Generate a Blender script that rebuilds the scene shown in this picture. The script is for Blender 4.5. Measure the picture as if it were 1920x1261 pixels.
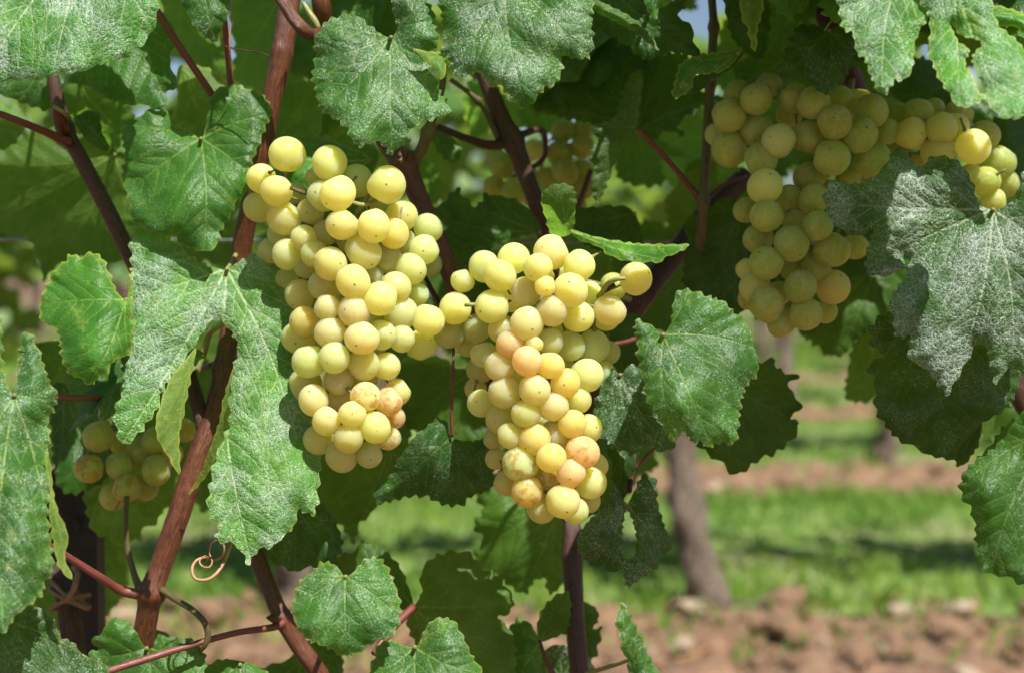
import bpy, math, random
import numpy as np
from mathutils import Vector, Matrix
from mathutils.geometry import delaunay_2d_cdt

# ------------------------------------------------------------------ clear
for o in list(bpy.data.objects):
    bpy.data.objects.remove(o, do_unlink=True)
SC = bpy.context.scene
COL = SC.collection

# ------------------------------------------------------------------ camera
W, H = 1920.0, 1261.0
F = 2684.0                       # focal length in photograph pixels
CAM = np.array([0.0, 0.0, 0.63])
PITCH = math.atan(122.0 / F)     # looking slightly down
FOCUS, FSTOP = 0.59, 7.5
cam = bpy.data.cameras.new('camera')
cam.sensor_width = 36.0
cam.lens = F * 36.0 / W
cam.clip_start = 0.01
cam.clip_end = 2000.0
cam.dof.use_dof = True
cam.dof.focus_distance = FOCUS
cam.dof.aperture_fstop = FSTOP
camo = bpy.data.objects.new('camera', cam)
camo.location = CAM
camo.rotation_euler = (math.pi / 2 - PITCH, 0, 0)
COL.objects.link(camo)
SC.camera = camo

# ------------------------------------------------------------------ light
SUN_TO = Vector((0.30, -0.46, 0.84)).normalized()      # direction towards the sun
SUN_EL = math.asin(SUN_TO.z)
SUN_AZ = math.atan2(SUN_TO.x, SUN_TO.y)
wd = bpy.data.worlds.new('World')
SC.world = wd
wd.use_nodes = True
nt = wd.node_tree
nt.nodes.clear()
sky = nt.nodes.new('ShaderNodeTexSky')
sky.sky_type = 'NISHITA'
sky.sun_disc = False
sky.sun_elevation = SUN_EL
sky.sun_rotation = SUN_AZ
sky.air_density = 1.0
sky.dust_density = 1.0
bg = nt.nodes.new('ShaderNodeBackground')
bg.inputs['Strength'].default_value = 0.052
wo = nt.nodes.new('ShaderNodeOutputWorld')
nt.links.new(sky.outputs[0], bg.inputs['Color'])
nt.links.new(bg.outputs[0], wo.inputs['Surface'])
sl = bpy.data.lights.new('sun', 'SUN')
sl.energy = 5.0
sl.angle = math.radians(0.55)
sl.color = (1.0, 0.965, 0.90)
so = bpy.data.objects.new('sun', sl)
so.rotation_euler = SUN_TO.to_track_quat('Z', 'Y').to_euler()
so.location = (1, -2, 4)
COL.objects.link(so)
SC.view_settings.view_transform = 'Standard'
SC.view_settings.look = 'None'
SC.view_settings.gamma = 1.0
SC.view_settings.exposure = 0.9
SC.view_settings.use_curve_mapping = False
SC.cycles.use_denoising = True
SC.cycles.max_bounces = 7
SC.cycles.use_adaptive_sampling = True
SC.cycles.adaptive_threshold = 0.02
SC.cycles.diffuse_bounces = 3
SC.cycles.transmission_bounces = 4
SC.cycles.sample_clamp_indirect = 6.0
SC.cycles.caustics_reflective = False
SC.cycles.caustics_refractive = False

# ------------------------------------------------------------------ helpers
CP, SP = math.cos(PITCH), math.sin(PITCH)


def P(px, py, d):
    """photo pixel + distance along the optical axis -> world point(s)"""
    px = np.asarray(px, float); py = np.asarray(py, float); d = np.asarray(d, float)
    x = (px - W / 2) / F * d
    u = -(py - H / 2) / F * d
    return np.stack([x + CAM[0], d * CP + u * SP + CAM[1], -d * SP + u * CP + CAM[2]], -1)


class NT:
    """terse node builder"""
    def __init__(s, name):
        s.m = bpy.data.materials.new(name)
        s.m.use_nodes = True
        s.t = s.m.node_tree
        s.t.nodes.clear()

    def n(s, typ, _props=None, **inp):
        nd = s.t.nodes.new('ShaderNode' + typ)
        for k, v in (_props or {}).items():
            setattr(nd, k, v)
        for k, v in inp.items():
            key = int(k[1:]) if k[0] == 'i' and k[1:].isdigit() else k.replace('_', ' ')
            s.set(nd, key, v)
        return nd

    def set(s, nd, key, v):
        sock = nd.inputs[key]
        if isinstance(v, bpy.types.NodeSocket):
            s.t.links.new(v, sock)
        elif isinstance(v, bpy.types.Node):
            s.t.links.new(v.outputs[0], sock)
        else:
            sock.default_value = v

    def math(s, op, a, b=0.0, clamp=False):
        return s.n('Math', {'operation': op, 'use_clamp': clamp}, i0=a, i1=b).outputs[0]

    def mix(s, fac, a, b, blend='MIX'):
        nd = s.t.nodes.new('ShaderNodeMix')
        nd.data_type = 'RGBA'
        nd.blend_type = blend
        nd.clamp_factor = True
        for i, v in ((0, fac), (6, a), (7, b)):
            if isinstance(v, (bpy.types.NodeSocket, bpy.types.Node)):
                s.set(nd, i, v)
            elif i == 0:
                nd.inputs[0].default_value = v
            else:
                nd.inputs[i].default_value = tuple(v) + (1,) if len(v) == 3 else v
        return nd.outputs[2]

    def ramp(s, x, lo, hi, a=0.0, b=1.0):
        nd = s.n('MapRange', {'interpolation_type': 'SMOOTHSTEP'}, Value=x)
        nd.inputs[1].default_value = lo; nd.inputs[2].default_value = hi
        nd.inputs[3].default_value = a; nd.inputs[4].default_value = b
        return nd.outputs[0]

    def noise(s, vec, scale, detail=2.0, rough=0.5, dist=0.0):
        return s.n('TexNoise', Vector=vec, Scale=scale, Detail=detail, Roughness=rough, Distortion=dist).outputs[0]

    def vor(s, vec, scale, feature='F1', rnd=1.0):
        return s.n('TexVoronoi', {'feature': feature}, Vector=vec, Scale=scale, Randomness=rnd).outputs[0]

    def attr(s, name, typ='GEOMETRY'):
        return s.n('Attribute', {'attribute_name': name, 'attribute_type': typ})

    def out(s, sh, disp=None):
        o = s.n('OutputMaterial')
        s.t.links.new(sh.outputs[0] if isinstance(sh, bpy.types.Node) else sh, o.inputs[0])
        return s.m


# ------------------------------------------------------------------ materials
def mat_leaf():
    k = NT('vine_leaf')
    oi = k.n('ObjectInfo')
    sep = k.n('SeparateColor', Color=oi.outputs['Color'])
    R, G, B, A = sep.outputs[0], sep.outputs[1], sep.outputs[2], oi.outputs['Alpha']
    uv = k.n('UVMap', {'uv_map': 'uv'}).outputs[0]
    rnd = k.math('MULTIPLY', oi.outputs['Random'], 57.0)
    off = k.n('CombineXYZ', X=rnd, Y=rnd, Z=rnd)
    v = k.n('VectorMath', {'operation': 'ADD'}, i0=uv, i1=off.outputs[0]).outputs[0]
    vein = k.attr('vein').outputs['Fac']
    edge = k.attr('edge').outputs['Fac']
    low = k.noise(v, 1.3, 3.0, 0.55)
    mid = k.noise(v, 6.0, 3.0, 0.6)
    fine = k.noise(v, 34.0, 3.0, 0.65, 0.4)
    top = k.mix(k.ramp(low, 0.3, 0.7), (0.018, 0.076, 0.008), (0.048, 0.158, 0.013))
    top = k.mix(k.ramp(mid, 0.35, 0.75, 0, 0.5), top, (0.027, 0.110, 0.014))
    und = k.mix(k.ramp(low, 0.3, 0.7), (0.085, 0.150, 0.026), (0.130, 0.200, 0.034))
    base = k.mix(B, top, und)
    # fine net of small veins
    warp = k.n('VectorMath', {'operation': 'ADD'}, i0=v,
               i1=k.n('VectorMath', {'operation': 'SCALE'}, i0=k.n('TexNoise', Vector=v, Scale=4.0).outputs[1], Scale=0.16).outputs[0]).outputs[0]
    cell = k.vor(warp, 9.5, 'DISTANCE_TO_EDGE')
    cell2 = k.vor(warp, 24.0, 'DISTANCE_TO_EDGE')
    net = k.ramp(cell, 0.0, 0.075, 1.0, 0.0)
    net2 = k.ramp(cell2, 0.0, 0.09, 1.0, 0.0)
    nets = k.math('MAXIMUM', net, k.math('MULTIPLY', net2, 0.62))
    base = k.mix(k.math('MULTIPLY', nets, 0.16), base, (0.12, 0.22, 0.06))
    base = k.mix(k.math('MULTIPLY', vein, 0.62), base, (0.27, 0.36, 0.09))
    # yellowing of margins, pale nicks and brown spots
    ysp = k.ramp(k.noise(v, 3.1, 3.0, 0.6), 0.56, 0.72)
    yf = k.math('MULTIPLY', G, k.math('MAXIMUM', k.math('MULTIPLY', edge, 0.50), k.math('MULTIPLY', ysp, 0.34)), True)
    base = k.mix(yf, base, (0.40, 0.40, 0.07))
    nick = k.math('MULTIPLY', k.ramp(k.vor(v, 9.0), 0.10, 0.05), k.ramp(k.noise(v, 2.2, 2.0), 0.52, 0.60))
    base = k.mix(k.math('MULTIPLY', nick, 0.75), base, (0.42, 0.42, 0.18))
    bsp = k.math('MULTIPLY', k.ramp(k.vor(v, 2.3), 0.07, 0.035), k.ramp(k.noise(v, 1.1, 1.0), 0.5, 0.6))
    base = k.mix(k.math('MULTIPLY', bsp, 0.8), base, (0.14, 0.06, 0.03))
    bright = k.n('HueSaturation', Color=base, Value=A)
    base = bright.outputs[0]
    # dried white spray residue: specks gathered along the net and in blotches
    blot = k.ramp(k.noise(v, 1.15, 3.0, 0.55), 0.40, 0.66)
    spk = k.ramp(fine, 0.575, 0.63)
    dot = k.ramp(k.noise(v, 40.0, 1.0, 0.5, 1.6), 0.61, 0.65)
    resid = k.math('ADD', k.math('MULTIPLY', spk, k.math('ADD', k.math('MULTIPLY', blot, 0.62), 0.04)), k.math('MULTIPLY', k.math('MULTIPLY', dot, 1.3), k.ramp(k.noise(v, 2.6, 1.0), 0.40, 0.56, 0.1, 1.0)))
    hi = k.ramp(R, 0.55, 1.0)
    resid = k.math('MULTIPLY', resid, k.math('SUBTRACT', 1.0, k.math('MULTIPLY', hi, 0.10)))
    resid = k.math('ADD', resid, k.math('MULTIPLY', hi, k.math('ADD', k.math('MULTIPLY', nets, k.math('ADD', k.math('MULTIPLY', blot, 0.80), k.ramp(R, 0.86, 1.0, 0.0, 0.26))), k.math('MULTIPLY', blot, 0.06))))
    resid = k.math('MULTIPLY', resid, R, True)
    base2 = k.mix(k.math('MULTIPLY', resid, 0.86), base, (0.74, 0.80, 0.79))
    base2 = k.mix(k.math('MULTIPLY', k.math('MULTIPLY', vein, hi), 0.75), base2, (0.50, 0.56, 0.40))
    # relief
    h = k.math('ADD', k.math('MULTIPLY', k.ramp(cell, 0.0, 0.30), 0.75), k.math('MULTIPLY', k.ramp(cell2, 0.0, 0.3), 0.32))
    h = k.math('ADD', h, k.math('MULTIPLY', fine, 0.2))
    bump = k.n('Bump', Height=h, Strength=k.math('ADD', k.math('MULTIPLY', hi, 0.50), 0.26), Distance=0.00055)
    rough = k.math('ADD', k.math('MULTIPLY', resid, 0.22), k.math('ADD', 0.40, k.math('MULTIPLY', B, 0.2)))
    pr = k.n('BsdfPrincipled', Base_Color=base2, Roughness=rough, Normal=bump.outputs[0])
    pr.inputs['Specular IOR Level'].default_value = 0.25
    tcol = k.mix(k.math('MULTIPLY', vein, 0.45), k.mix(0.5, (0.27, 0.55, 0.018), k.n('HueSaturation', Color=base, Value=3.2).outputs[0]), (0.30, 0.40, 0.06))
    tr = k.n('BsdfTranslucent', Color=tcol, Normal=bump.outputs[0])
    mx = k.n('MixShader', i0=k.math('ADD', 0.38, k.math('MULTIPLY', B, 0.2)), i1=pr.outputs[0], i2=tr.outputs[0])
    return k.out(mx)


def mat_grape():
    k = NT('grape_skin')
    oi = k.n('ObjectInfo')
    col, stain = oi.outputs['Color'], oi.outputs['Alpha']
    tc = k.n('TexCoord').outputs['Object']
    rnd = k.math('MULTIPLY', oi.outputs['Random'], 91.0)
    off = k.n('CombineXYZ', X=rnd, Y=rnd, Z=rnd)
    v = k.n('VectorMath', {'operation': 'ADD'}, i0=tc, i1=off.outputs[0]).outputs[0]
    n1 = k.noise(v, 1.1, 3.0, 0.55)
    n2 = k.noise(v, 5.0, 3.0, 0.6)
    base = k.mix(k.ramp(n1, 0.35, 0.68, 0, 0.45), col, k.mix(0.5, col, (0.66, 0.66, 0.26)))
    bloom = k.math('MULTIPLY', k.ramp(n2, 0.30, 0.72, 0.12, 0.62), k.ramp(n1, 0.25, 0.6, 0.35, 1.0))
    base = k.mix(k.math('MULTIPLY', bloom, 0.62), base, (0.76, 0.72, 0.54))
    # bruise-like brown stain on a few berries
    st = k.math('MULTIPLY', stain, k.ramp(k.noise(v, 1.5, 4.0, 0.65, 0.6), 0.46, 0.60), True)
    base = k.mix(st, base, (0.40, 0.19, 0.07))
    # freckles and the scar at the tip
    fr = k.math('MULTIPLY', k.ramp(k.vor(v, 5.2), 0.13, 0.06), k.ramp(k.noise(v, 2.3, 1.0), 0.46, 0.56))
    fr2 = k.math('MULTIPLY', k.ramp(k.vor(v, 11.0), 0.13, 0.06), k.ramp(k.noise(v, 3.3, 1.0), 0.50, 0.62))
    fr3 = k.math('MULTIPLY', k.ramp(k.vor(v, 17.0), 0.16, 0.06), k.ramp(k.noise(v, 1.7, 1.0), 0.44, 0.60))
    fr = k.math('MAXIMUM', k.math('MAXIMUM', fr, k.math('MULTIPLY', fr2, 0.7)), k.math('MULTIPLY', fr3, 0.4))
    # faint meridian veins showing through the skin
    sx = k.n('SeparateXYZ', Vector=tc)
    an = k.math('ARCTAN2', sx.outputs[1], sx.outputs[0])
    mer = k.noise(k.n('CombineXYZ', X=k.math('MULTIPLY', an, 4.0), Y=k.math('MULTIPLY', sx.outputs[2], 0.9), Z=rnd).outputs[0], 1.0, 2.0, 0.5)
    base = k.mix(k.ramp(mer, 0.55, 0.72, 0.0, 0.30), base, (0.78, 0.74, 0.34))
    z = k.n('SeparateXYZ', Vector=k.n('VectorMath', {'operation': 'NORMALIZE'}, i0=tc).outputs[0]).outputs[2]
    scar = k.math('MULTIPLY', k.ramp(z, -0.9976, -0.9991), k.ramp(oi.outputs['Random'], 0.2, 0.7, 0.35, 1.0))
    base = k.mix(k.math('MULTIPLY', fr, 0.62), base, (0.22, 0.12, 0.04))
    base = k.mix(scar, base, (0.10, 0.055, 0.022))
    bump = k.n('Bump', Height=k.noise(v, 26.0, 2.0), Strength=0.10, Distance=0.0004)
    pr = k.n('BsdfPrincipled', Base_Color=base, Roughness=k.ramp(bloom, 0.1, 0.6, 0.30, 0.50), Normal=bump.outputs[0], IOR=1.4)
    pr.inputs['Subsurface Weight'].default_value = 0.92
    pr.inputs['Subsurface Radius'].default_value = (1.0, 0.80, 0.22)
    pr.inputs['Subsurface Scale'].default_value = 0.018
    pr.inputs['Subsurface Anisotropy'].default_value = 0.75
    pr.inputs['Specular IOR Level'].default_value = 0.38
    pr.inputs['Sheen Weight'].default_value = 0.16
    pr.inputs['Sheen Roughness'].default_value = 0.35
    pr.inputs['Sheen Tint'].default_value = (0.95, 0.95, 0.75, 1)
    # flesh lets light straight through: seen at the rims and undersides
    flesh = k.n('BsdfTranslucent', Color=k.mix(0.5, base, (0.95, 0.88, 0.24)), Normal=bump.outputs[0])
    return k.out(k.n('MixShader', i0=0.42, i1=pr.outputs[0], i2=flesh.outputs[0]))


def mat_bark(name, c1, c2, c3, rough=0.5, strip=7.0, bumpd=0.0006, dots=True):
    k = NT(name)
    tc = k.attr('tc').outputs['Vector']
    s1 = k.n('VectorMath', {'operation': 'MULTIPLY'}, i0=tc, i1=(strip, strip, 1.2)).outputs[0]
    f = k.noise(s1, 1.0, 4.0, 0.6)
    g = k.noise(tc, 2.2, 3.0, 0.6)
    base = k.mix(k.ramp(f, 0.3, 0.7), c1, c2)
    base = k.mix(k.ramp(g, 0.45, 0.75, 0, 0.75), base, c3)
    if dots:
        d = k.ramp(k.vor(k.n('VectorMath', {'operation': 'MULTIPLY'}, i0=tc, i1=(3.5, 3.5, 5)).outputs[0], 1.0), 0.20, 0.10)
        base = k.mix(k.math('MULTIPLY', d, 0.35), base, (0.30, 0.20, 0.13))
    bump = k.n('Bump', Height=k.math('ADD', f, k.math('MULTIPLY', g, 0.4)), Strength=0.8, Distance=bumpd)
    pr = k.n('BsdfPrincipled', Base_Color=base, Roughness=rough, Normal=bump.outputs[0])
    return k.out(pr)


def mat_simple(name, c1, c2, scale, rough=0.7, bumpd=0.0, metal=0.0, coord='Object', detail=4.0, c3=None):
    k = NT(name)
    tc = k.n('TexCoord').outputs[coord]
    rnd = k.n('ObjectInfo').outputs['Random']
    v = k.n('VectorMath', {'operation': 'ADD'}, i0=tc, i1=k.n('CombineXYZ', X=rnd, Y=rnd).outputs[0]).outputs[0]
    f = k.noise(v, scale, detail, 0.62)
    base = k.mix(k.ramp(f, 0.32, 0.68), c1, c2)
    if c3:
        base = k.mix(k.ramp(k.noise(v, scale * 0.21, 3.0, 0.6), 0.5, 0.68), base, c3)
    kw = dict(Base_Color=base, Roughness=rough, Metallic=metal)
    if bumpd:
        kw['Normal'] = k.n('Bump', Height=f, Strength=0.9, Distance=bumpd).outputs[0]
    return k.out(k.n('BsdfPrincipled', **kw))


def mat_far_leaf(name, c1, c2, tcol, tw=0.4):
    k = NT(name)
    col = k.attr('tint').outputs['Fac']
    base = k.mix(col, c1, c2)
    pr = k.n('BsdfPrincipled', Base_Color=base, Roughness=0.42)
    tr = k.n('BsdfTranslucent', Color=k.mix(col, [c * 0.7 for c in tcol], tcol))
    return k.out(k.n('MixShader', i0=tw, i1=pr.outputs[0], i2=tr.outputs[0]))


M = {}
M['leaf'] = mat_leaf()
M['grape'] = mat_grape()
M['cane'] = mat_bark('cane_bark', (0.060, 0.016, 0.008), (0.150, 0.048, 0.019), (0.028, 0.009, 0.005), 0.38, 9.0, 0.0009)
M['cane_dark'] = mat_bark('cane_bark_dark', (0.034, 0.010, 0.006), (0.085, 0.028, 0.014), (0.020, 0.007, 0.005), 0.42, 9.0, 0.0009)
M['cane_green'] = mat_bark('cane_green_brown', (0.075, 0.062, 0.022), (0.13, 0.105, 0.040), (0.065, 0.032, 0.016), 0.5)
M['petiole_red'] = mat_bark('petiole_red', (0.10, 0.018, 0.016), (0.19, 0.052, 0.038), (0.09, 0.045, 0.022), 0.42, 4.0, 0.0003, False)
M['petiole_green'] = mat_bark('petiole_green', (0.17, 0.20, 0.05), (0.26, 0.26, 0.09), (0.22, 0.11, 0.055), 0.45, 4.0, 0.0003, False)
M['stalk'] = mat_bark('bunch_stalk', (0.20, 0.23, 0.06), (0.28, 0.27, 0.09), (0.16, 0.085, 0.035), 0.55, 3.0, 0.0003, False)
M['tendril'] = mat_bark('dry_tendril', (0.30, 0.15, 0.07), (0.42, 0.24, 0.12), (0.09, 0.03, 0.018), 0.5, 3.0, 0.0002, False)
M['old_bark'] = mat_bark('old_vine_bark', (0.040, 0.024, 0.016), (0.11, 0.072, 0.050), (0.022, 0.015, 0.011), 0.9, 5.0, 0.004, False)
M['far_bark'] = mat_bark('far_vine_bark', (0.085, 0.062, 0.046), (0.27, 0.205, 0.150), (0.05, 0.037, 0.028), 0.95, 4.0, 0.014, False)
M['post'] = mat_simple('dark_steel_post', (0.012, 0.011, 0.010), (0.03, 0.026, 0.022), 60.0, 0.65, 0.0006)
M['wire'] = mat_simple('trellis_wire', (0.20, 0.20, 0.20), (0.32, 0.32, 0.31), 300.0, 0.38, 0, 0.9)
M['twine'] = mat_simple('raffia_twine', (0.16, 0.10, 0.05), (0.26, 0.17, 0.09), 200.0, 0.8)
M['far_leaf'] = mat_far_leaf('far_vine_foliage', (0.05, 0.13, 0.022), (0.20, 0.30, 0.055), (0.40, 0.56, 0.07))
M['grass'] = mat_far_leaf('grass_blades', (0.075, 0.19, 0.022), (0.24, 0.34, 0.055), (0.28, 0.48, 0.05), 0.35)
M['turf'] = mat_simple('turf_sheet', (0.085, 0.16, 0.028), (0.17, 0.22, 0.05), 9.0, 0.95, 0.01, 0, 'Object', 5.0, (0.20, 0.18, 0.09))
M['soil'] = mat_simple('clay_soil', (0.115, 0.058, 0.032), (0.26, 0.152, 0.088), 26.0, 0.95, 0.02, 0, 'Object', 7.0, (0.20, 0.125, 0.072))
M['clod'] = mat_simple('soil_clod', (0.13, 0.066, 0.036), (0.30, 0.18, 0.108), 30.0, 0.95, 0.003, 0, 'Object', 5.0)
M['stone'] = mat_simple('pale_stone', (0.27, 0.20, 0.135), (0.38, 0.29, 0.20), 25.0, 0.9, 0.002)


# ------------------------------------------------------------------ object plumbing
def link(name, me, parent=None, loc=(0, 0, 0), mat=None):
    o = bpy.data.objects.new(name, me)
    COL.objects.link(o)
    if parent is not None:
        o.parent = parent
    o.location = loc
    if mat is not None and me is not None and len(me.materials) == 0:
        me.materials.append(mat)
    return o


def thing(name, label, cat, loc, group=None):
    o = bpy.data.objects.new(name, None)
    o.empty_display_size = 0.02
    COL.objects.link(o)
    o.location = loc
    o['label'] = label
    o['category'] = cat
    if group:
        o['group'] = group
    return o


def wloc(o):
    l = Vector(o.location)
    while o.parent is not None:
        o = o.parent
        l = l + Vector(o.location)
    return l


def mesh(name, verts, faces, smooth=True):
    me = bpy.data.meshes.new(name)
    me.from_pydata([tuple(map(float, v)) for v in verts], [], [tuple(map(int, f)) for f in faces])
    if smooth:
        me.polygons.foreach_set('use_smooth', [True] * len(me.polygons))
    me.update()
    return me


def catmull(pts, step, closed=False):
    """resample a polyline (any dimension) with centripetal-ish Catmull-Rom"""
    p = np.asarray(pts, float)
    n = len(p)
    out = []
    rng_ = range(n) if closed else range(n - 1)
    for i in rng_:
        if closed:
            a, b, c, d = p[(i - 1) % n], p[i], p[(i + 1) % n], p[(i + 2) % n]
        else:
            b, c = p[i], p[i + 1]
            a = p[i - 1] if i > 0 else 2 * b - c
            d = p[i + 2] if i + 2 < n else 2 * c - b
        L = np.linalg.norm((c - b)[:2]) if p.shape[1] < 4 else np.linalg.norm((c - b)[:2])
        m = max(1, int(round(L / step)))
        # tangents limited so long neighbours do not overshoot short spans
        t1 = (c - a) * 0.5; t2 = (d - b) * 0.5
        l1, l2 = np.linalg.norm(t1[:2]), np.linalg.norm(t2[:2])
        if l1 > L: t1 = t1 * (L / max(l1, 1e-9))
        if l2 > L: t2 = t2 * (L / max(l2, 1e-9))
        for j in range(m):
            t = j / m
            h1 = 2 * t**3 - 3 * t**2 + 1; h2 = t**3 - 2 * t**2 + t
            h3 = -2 * t**3 + 3 * t**2; h4 = t**3 - t**2
            out.append(h1 * b + h2 * t1 + h3 * c + h4 * t2)
    if not closed:
        out.append(p[-1])
    return np.array(out)


def tube_mesh(name, pts3, rad, seg=10, lump=0.0, seed=0, cap=True):
    """tapered tube along 3D points; stores a cylindrical coordinate in 'tc'"""
    rs = np.random.RandomState(seed)
    p = np.asarray(pts3, float); r = np.asarray(rad, float)
    n = len(p)
    tan = np.gradient(p, axis=0)
    tan /= np.linalg.norm(tan, axis=1)[:, None] + 1e-12
    up = np.array([0.31, 0.9, 0.2])
    nrm = up - tan[0] * up.dot(tan[0]); nrm /= np.linalg.norm(nrm)
    V, TC = [], []
    L = 0.0
    ph = rs.rand() * 6
    for i in range(n):
        nrm = nrm - tan[i] * nrm.dot(tan[i]); nrm /= np.linalg.norm(nrm) + 1e-12
        bi = np.cross(tan[i], nrm)
        if i: L += np.linalg.norm(p[i] - p[i - 1])
        for j in range(seg):
            a = 2 * math.pi * j / seg
            rr = r[i] * (1 + lump * (math.sin(2 * a + ph + L * 60) * 0.5 + math.sin(3 * a - ph + L * 140) * 0.5 + rs.randn() * 0.35))
            V.append(p[i] + rr * (math.cos(a) * nrm + math.sin(a) * bi))
            TC.append((math.cos(a), math.sin(a), L * 100.0 + seed * 3.7))
    Fc = []
    for i in range(n - 1):
        for j in range(seg):
            a, b = i * seg + j, i * seg + (j + 1) % seg
            Fc.append((a, b, b + seg, a + seg))
    if cap:
        for end, i0 in ((0, 0), (n - 1, (n - 1) * seg)):
            c = len(V)
            V.append(p[end]); TC.append((0, 0, 0))
            for j in range(seg):
                a, b = i0 + j, i0 + (j + 1) % seg
                Fc.append((a, c, b) if end == 0 else (a, b, c))
                Fc[-1] = (b, a, c) if end == 0 else (a, b, c)
    return V, TC, Fc


def tube(name, pts3, rad, parent, mat, seg=10, lump=0.0, seed=0, origin=None):
    V, TC, Fc = tube_mesh(name, pts3, rad, seg, lump, seed)
    o0 = np.array(origin if origin is not None else pts3[0], float)
    me = mesh(name, np.array(V) - o0, Fc)
    at = me.attributes.new('tc', 'FLOAT_VECTOR', 'POINT')
    at.data.foreach_set('vector', np.array(TC, dtype=np.float32).ravel())
    loc = Vector(o0) - (wloc(parent) if parent is not None else Vector((0, 0, 0)))
    return link(name, me, parent, loc, mat)


def px_tube(name, ctrl, parent, mat, seg=10, lump=0.0, seed=0, step=7, nodes=()):
    """ctrl: (px, py, depth, radius_px)"""
    c = catmull(ctrl, step)
    p3 = P(c[:, 0], c[:, 1], c[:, 2])
    r = c[:, 3] * c[:, 2] / F
    for (nx, ny, k, wdt) in nodes:
        dd = np.hypot(c[:, 0] - nx, c[:, 1] - ny)
        r = r * (1 + k * np.exp(-(dd / wdt) ** 2))
    return tube(name, p3, r, parent, mat, seg, lump, seed)


# ------------------------------------------------------------------ leaf blade
def in_poly(poly, q):
    x, y = q[:, 0], q[:, 1]
    ins = np.zeros(len(q), bool)
    a = poly; b = np.roll(poly, -1, 0)
    for (x1, y1), (x2, y2) in zip(a, b):
        if y1 == y2: continue
        c = ((y1 > y) != (y2 > y)) & (x < (x2 - x1) * (y - y1) / (y2 - y1) + x1)
        ins ^= c
    return ins


def seg_dist(q, poly, closed=True):
    """min distance of points q to polyline"""
    a = poly if closed else poly[:-1]
    b = np.roll(poly, -1, 0) if closed else poly[1:]
    best = np.full(len(q), 1e9)
    for s, e in zip(a, b):
        d = e - s
        L2 = d.dot(d) + 1e-9
        t = np.clip(((q - s) @ d) / L2, 0, 1)
        best = np.minimum(best, np.hypot(q[:, 0] - s[0] - t * d[0], q[:, 1] - s[1] - t * d[1]))
    return best


def toothed(outline, J, rs, tl, ta, jr=28.0):
    tl, ta = tl * 1.3, ta * 1.35
    o = catmull(outline, 3.0, True)
    area = 0.5 * np.sum(o[:, 0] * np.roll(o[:, 1], -1) - np.roll(o[:, 0], -1) * o[:, 1])
    if area < 0: o = o[::-1]
    t = np.roll(o, -1, 0) - np.roll(o, 1, 0)
    t /= np.linalg.norm(t, axis=1)[:, None] + 1e-9
    nrm = np.stack([t[:, 1], -t[:, 0]], 1)
    seg = np.linalg.norm(np.roll(o, -1, 0) - o, axis=1)
    s = np.concatenate([[0], np.cumsum(seg)[:-1]])
    per = s[-1] + seg[-1]
    n = max(3, int(per / tl))
    edges = np.cumsum(rs.uniform(0.55, 1.5, n)); edges = np.concatenate([[0], edges / edges[-1] * per])
    amp = ta * rs.uniform(0.45, 1.35, n)
    pk = rs.uniform(0.5, 0.72, n)
    idx = np.clip(np.searchsorted(edges, s, 'right') - 1, 0, n - 1)
    ph = (s - edges[idx]) / (edges[idx + 1] - edges[idx])
    k = pk[idx]
    prof = np.where(ph < k, (ph / k) ** 1.0, ((1 - ph) / (1 - k)) ** 1.25) - 0.42
    fade = np.clip((np.hypot(o[:, 0] - J[0], o[:, 1] - J[1]) - jr * 0.5) / jr, 0, 1)
    return o + nrm * (prof * amp[idx] * fade)[:, None]


def vein_lines(J, tips, poly, rs, sec=34.0, bend=0.06):
    J = np.array(J, float)
    prim = []
    for k, tp in enumerate(tips):
        tp = np.array(tp, float)
        L = np.linalg.norm(tp - J)
        d = (tp - J) / L
        pn = np.array([-d[1], d[0]])
        t = np.linspace(0, 1, max(4, int(L / 5)))
        b = rs.uniform(-bend, bend) * L
        q = J + np.outer(t, tp - J) + np.outer(np.sin(t * math.pi) * b, pn)
        prim.append((q, L))
    lines = []
    for k, (q, L) in enumerate(prim):
        w = np.linspace(3.1, 0.9, len(q)) * (0.55 + 0.5 * min(1, L / 400))
        lines.append((q, w))
    others = [q for q, _ in prim]
    for k, (q, L) in enumerate(prim):
        s = sec * 0.9
        side = 1
        while s < L * 0.92:
            i = int(s / L * (len(q) - 1))
            d = q[min(i + 1, len(q) - 1)] - q[max(i - 1, 0)]
            d /= np.linalg.norm(d) + 1e-9
            for sd in (side, -side):
                ang = math.radians(rs.uniform(38, 52)) * sd
                dd = np.array([d[0] * math.cos(ang) - d[1] * math.sin(ang), d[0] * math.sin(ang) + d[1] * math.cos(ang)])
                Lm = (L - s) * rs.uniform(0.55, 0.75) + 18
                cur = q[i].copy() + d * rs.uniform(-6, 6) * 0
                br = [cur.copy()]
                tr = 0
                while tr < Lm:
                    cur = cur + dd * 5
                    tr += 5
                    a2 = -0.014 * sd
                    dd = np.array([dd[0] * math.cos(a2) - dd[1] * math.sin(a2), dd[0] * math.sin(a2) + dd[1] * math.cos(a2)])
                    if tr > 12:
                        stop = False
                        for kk, oq in enumerate(others):
                            if kk != k and np.min(np.hypot(oq[:, 0] - cur[0], oq[:, 1] - cur[1])) < 9:
                                stop = True
                        if stop: break
                    br.append(cur.copy())
                if len(br) > 3:
                    br = np.array(br)
                    lines.append((br, np.linspace(1.15, 0.5, len(br))))
            s += sec * rs.uniform(0.8, 1.25)
            side = -side
    return lines


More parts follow.
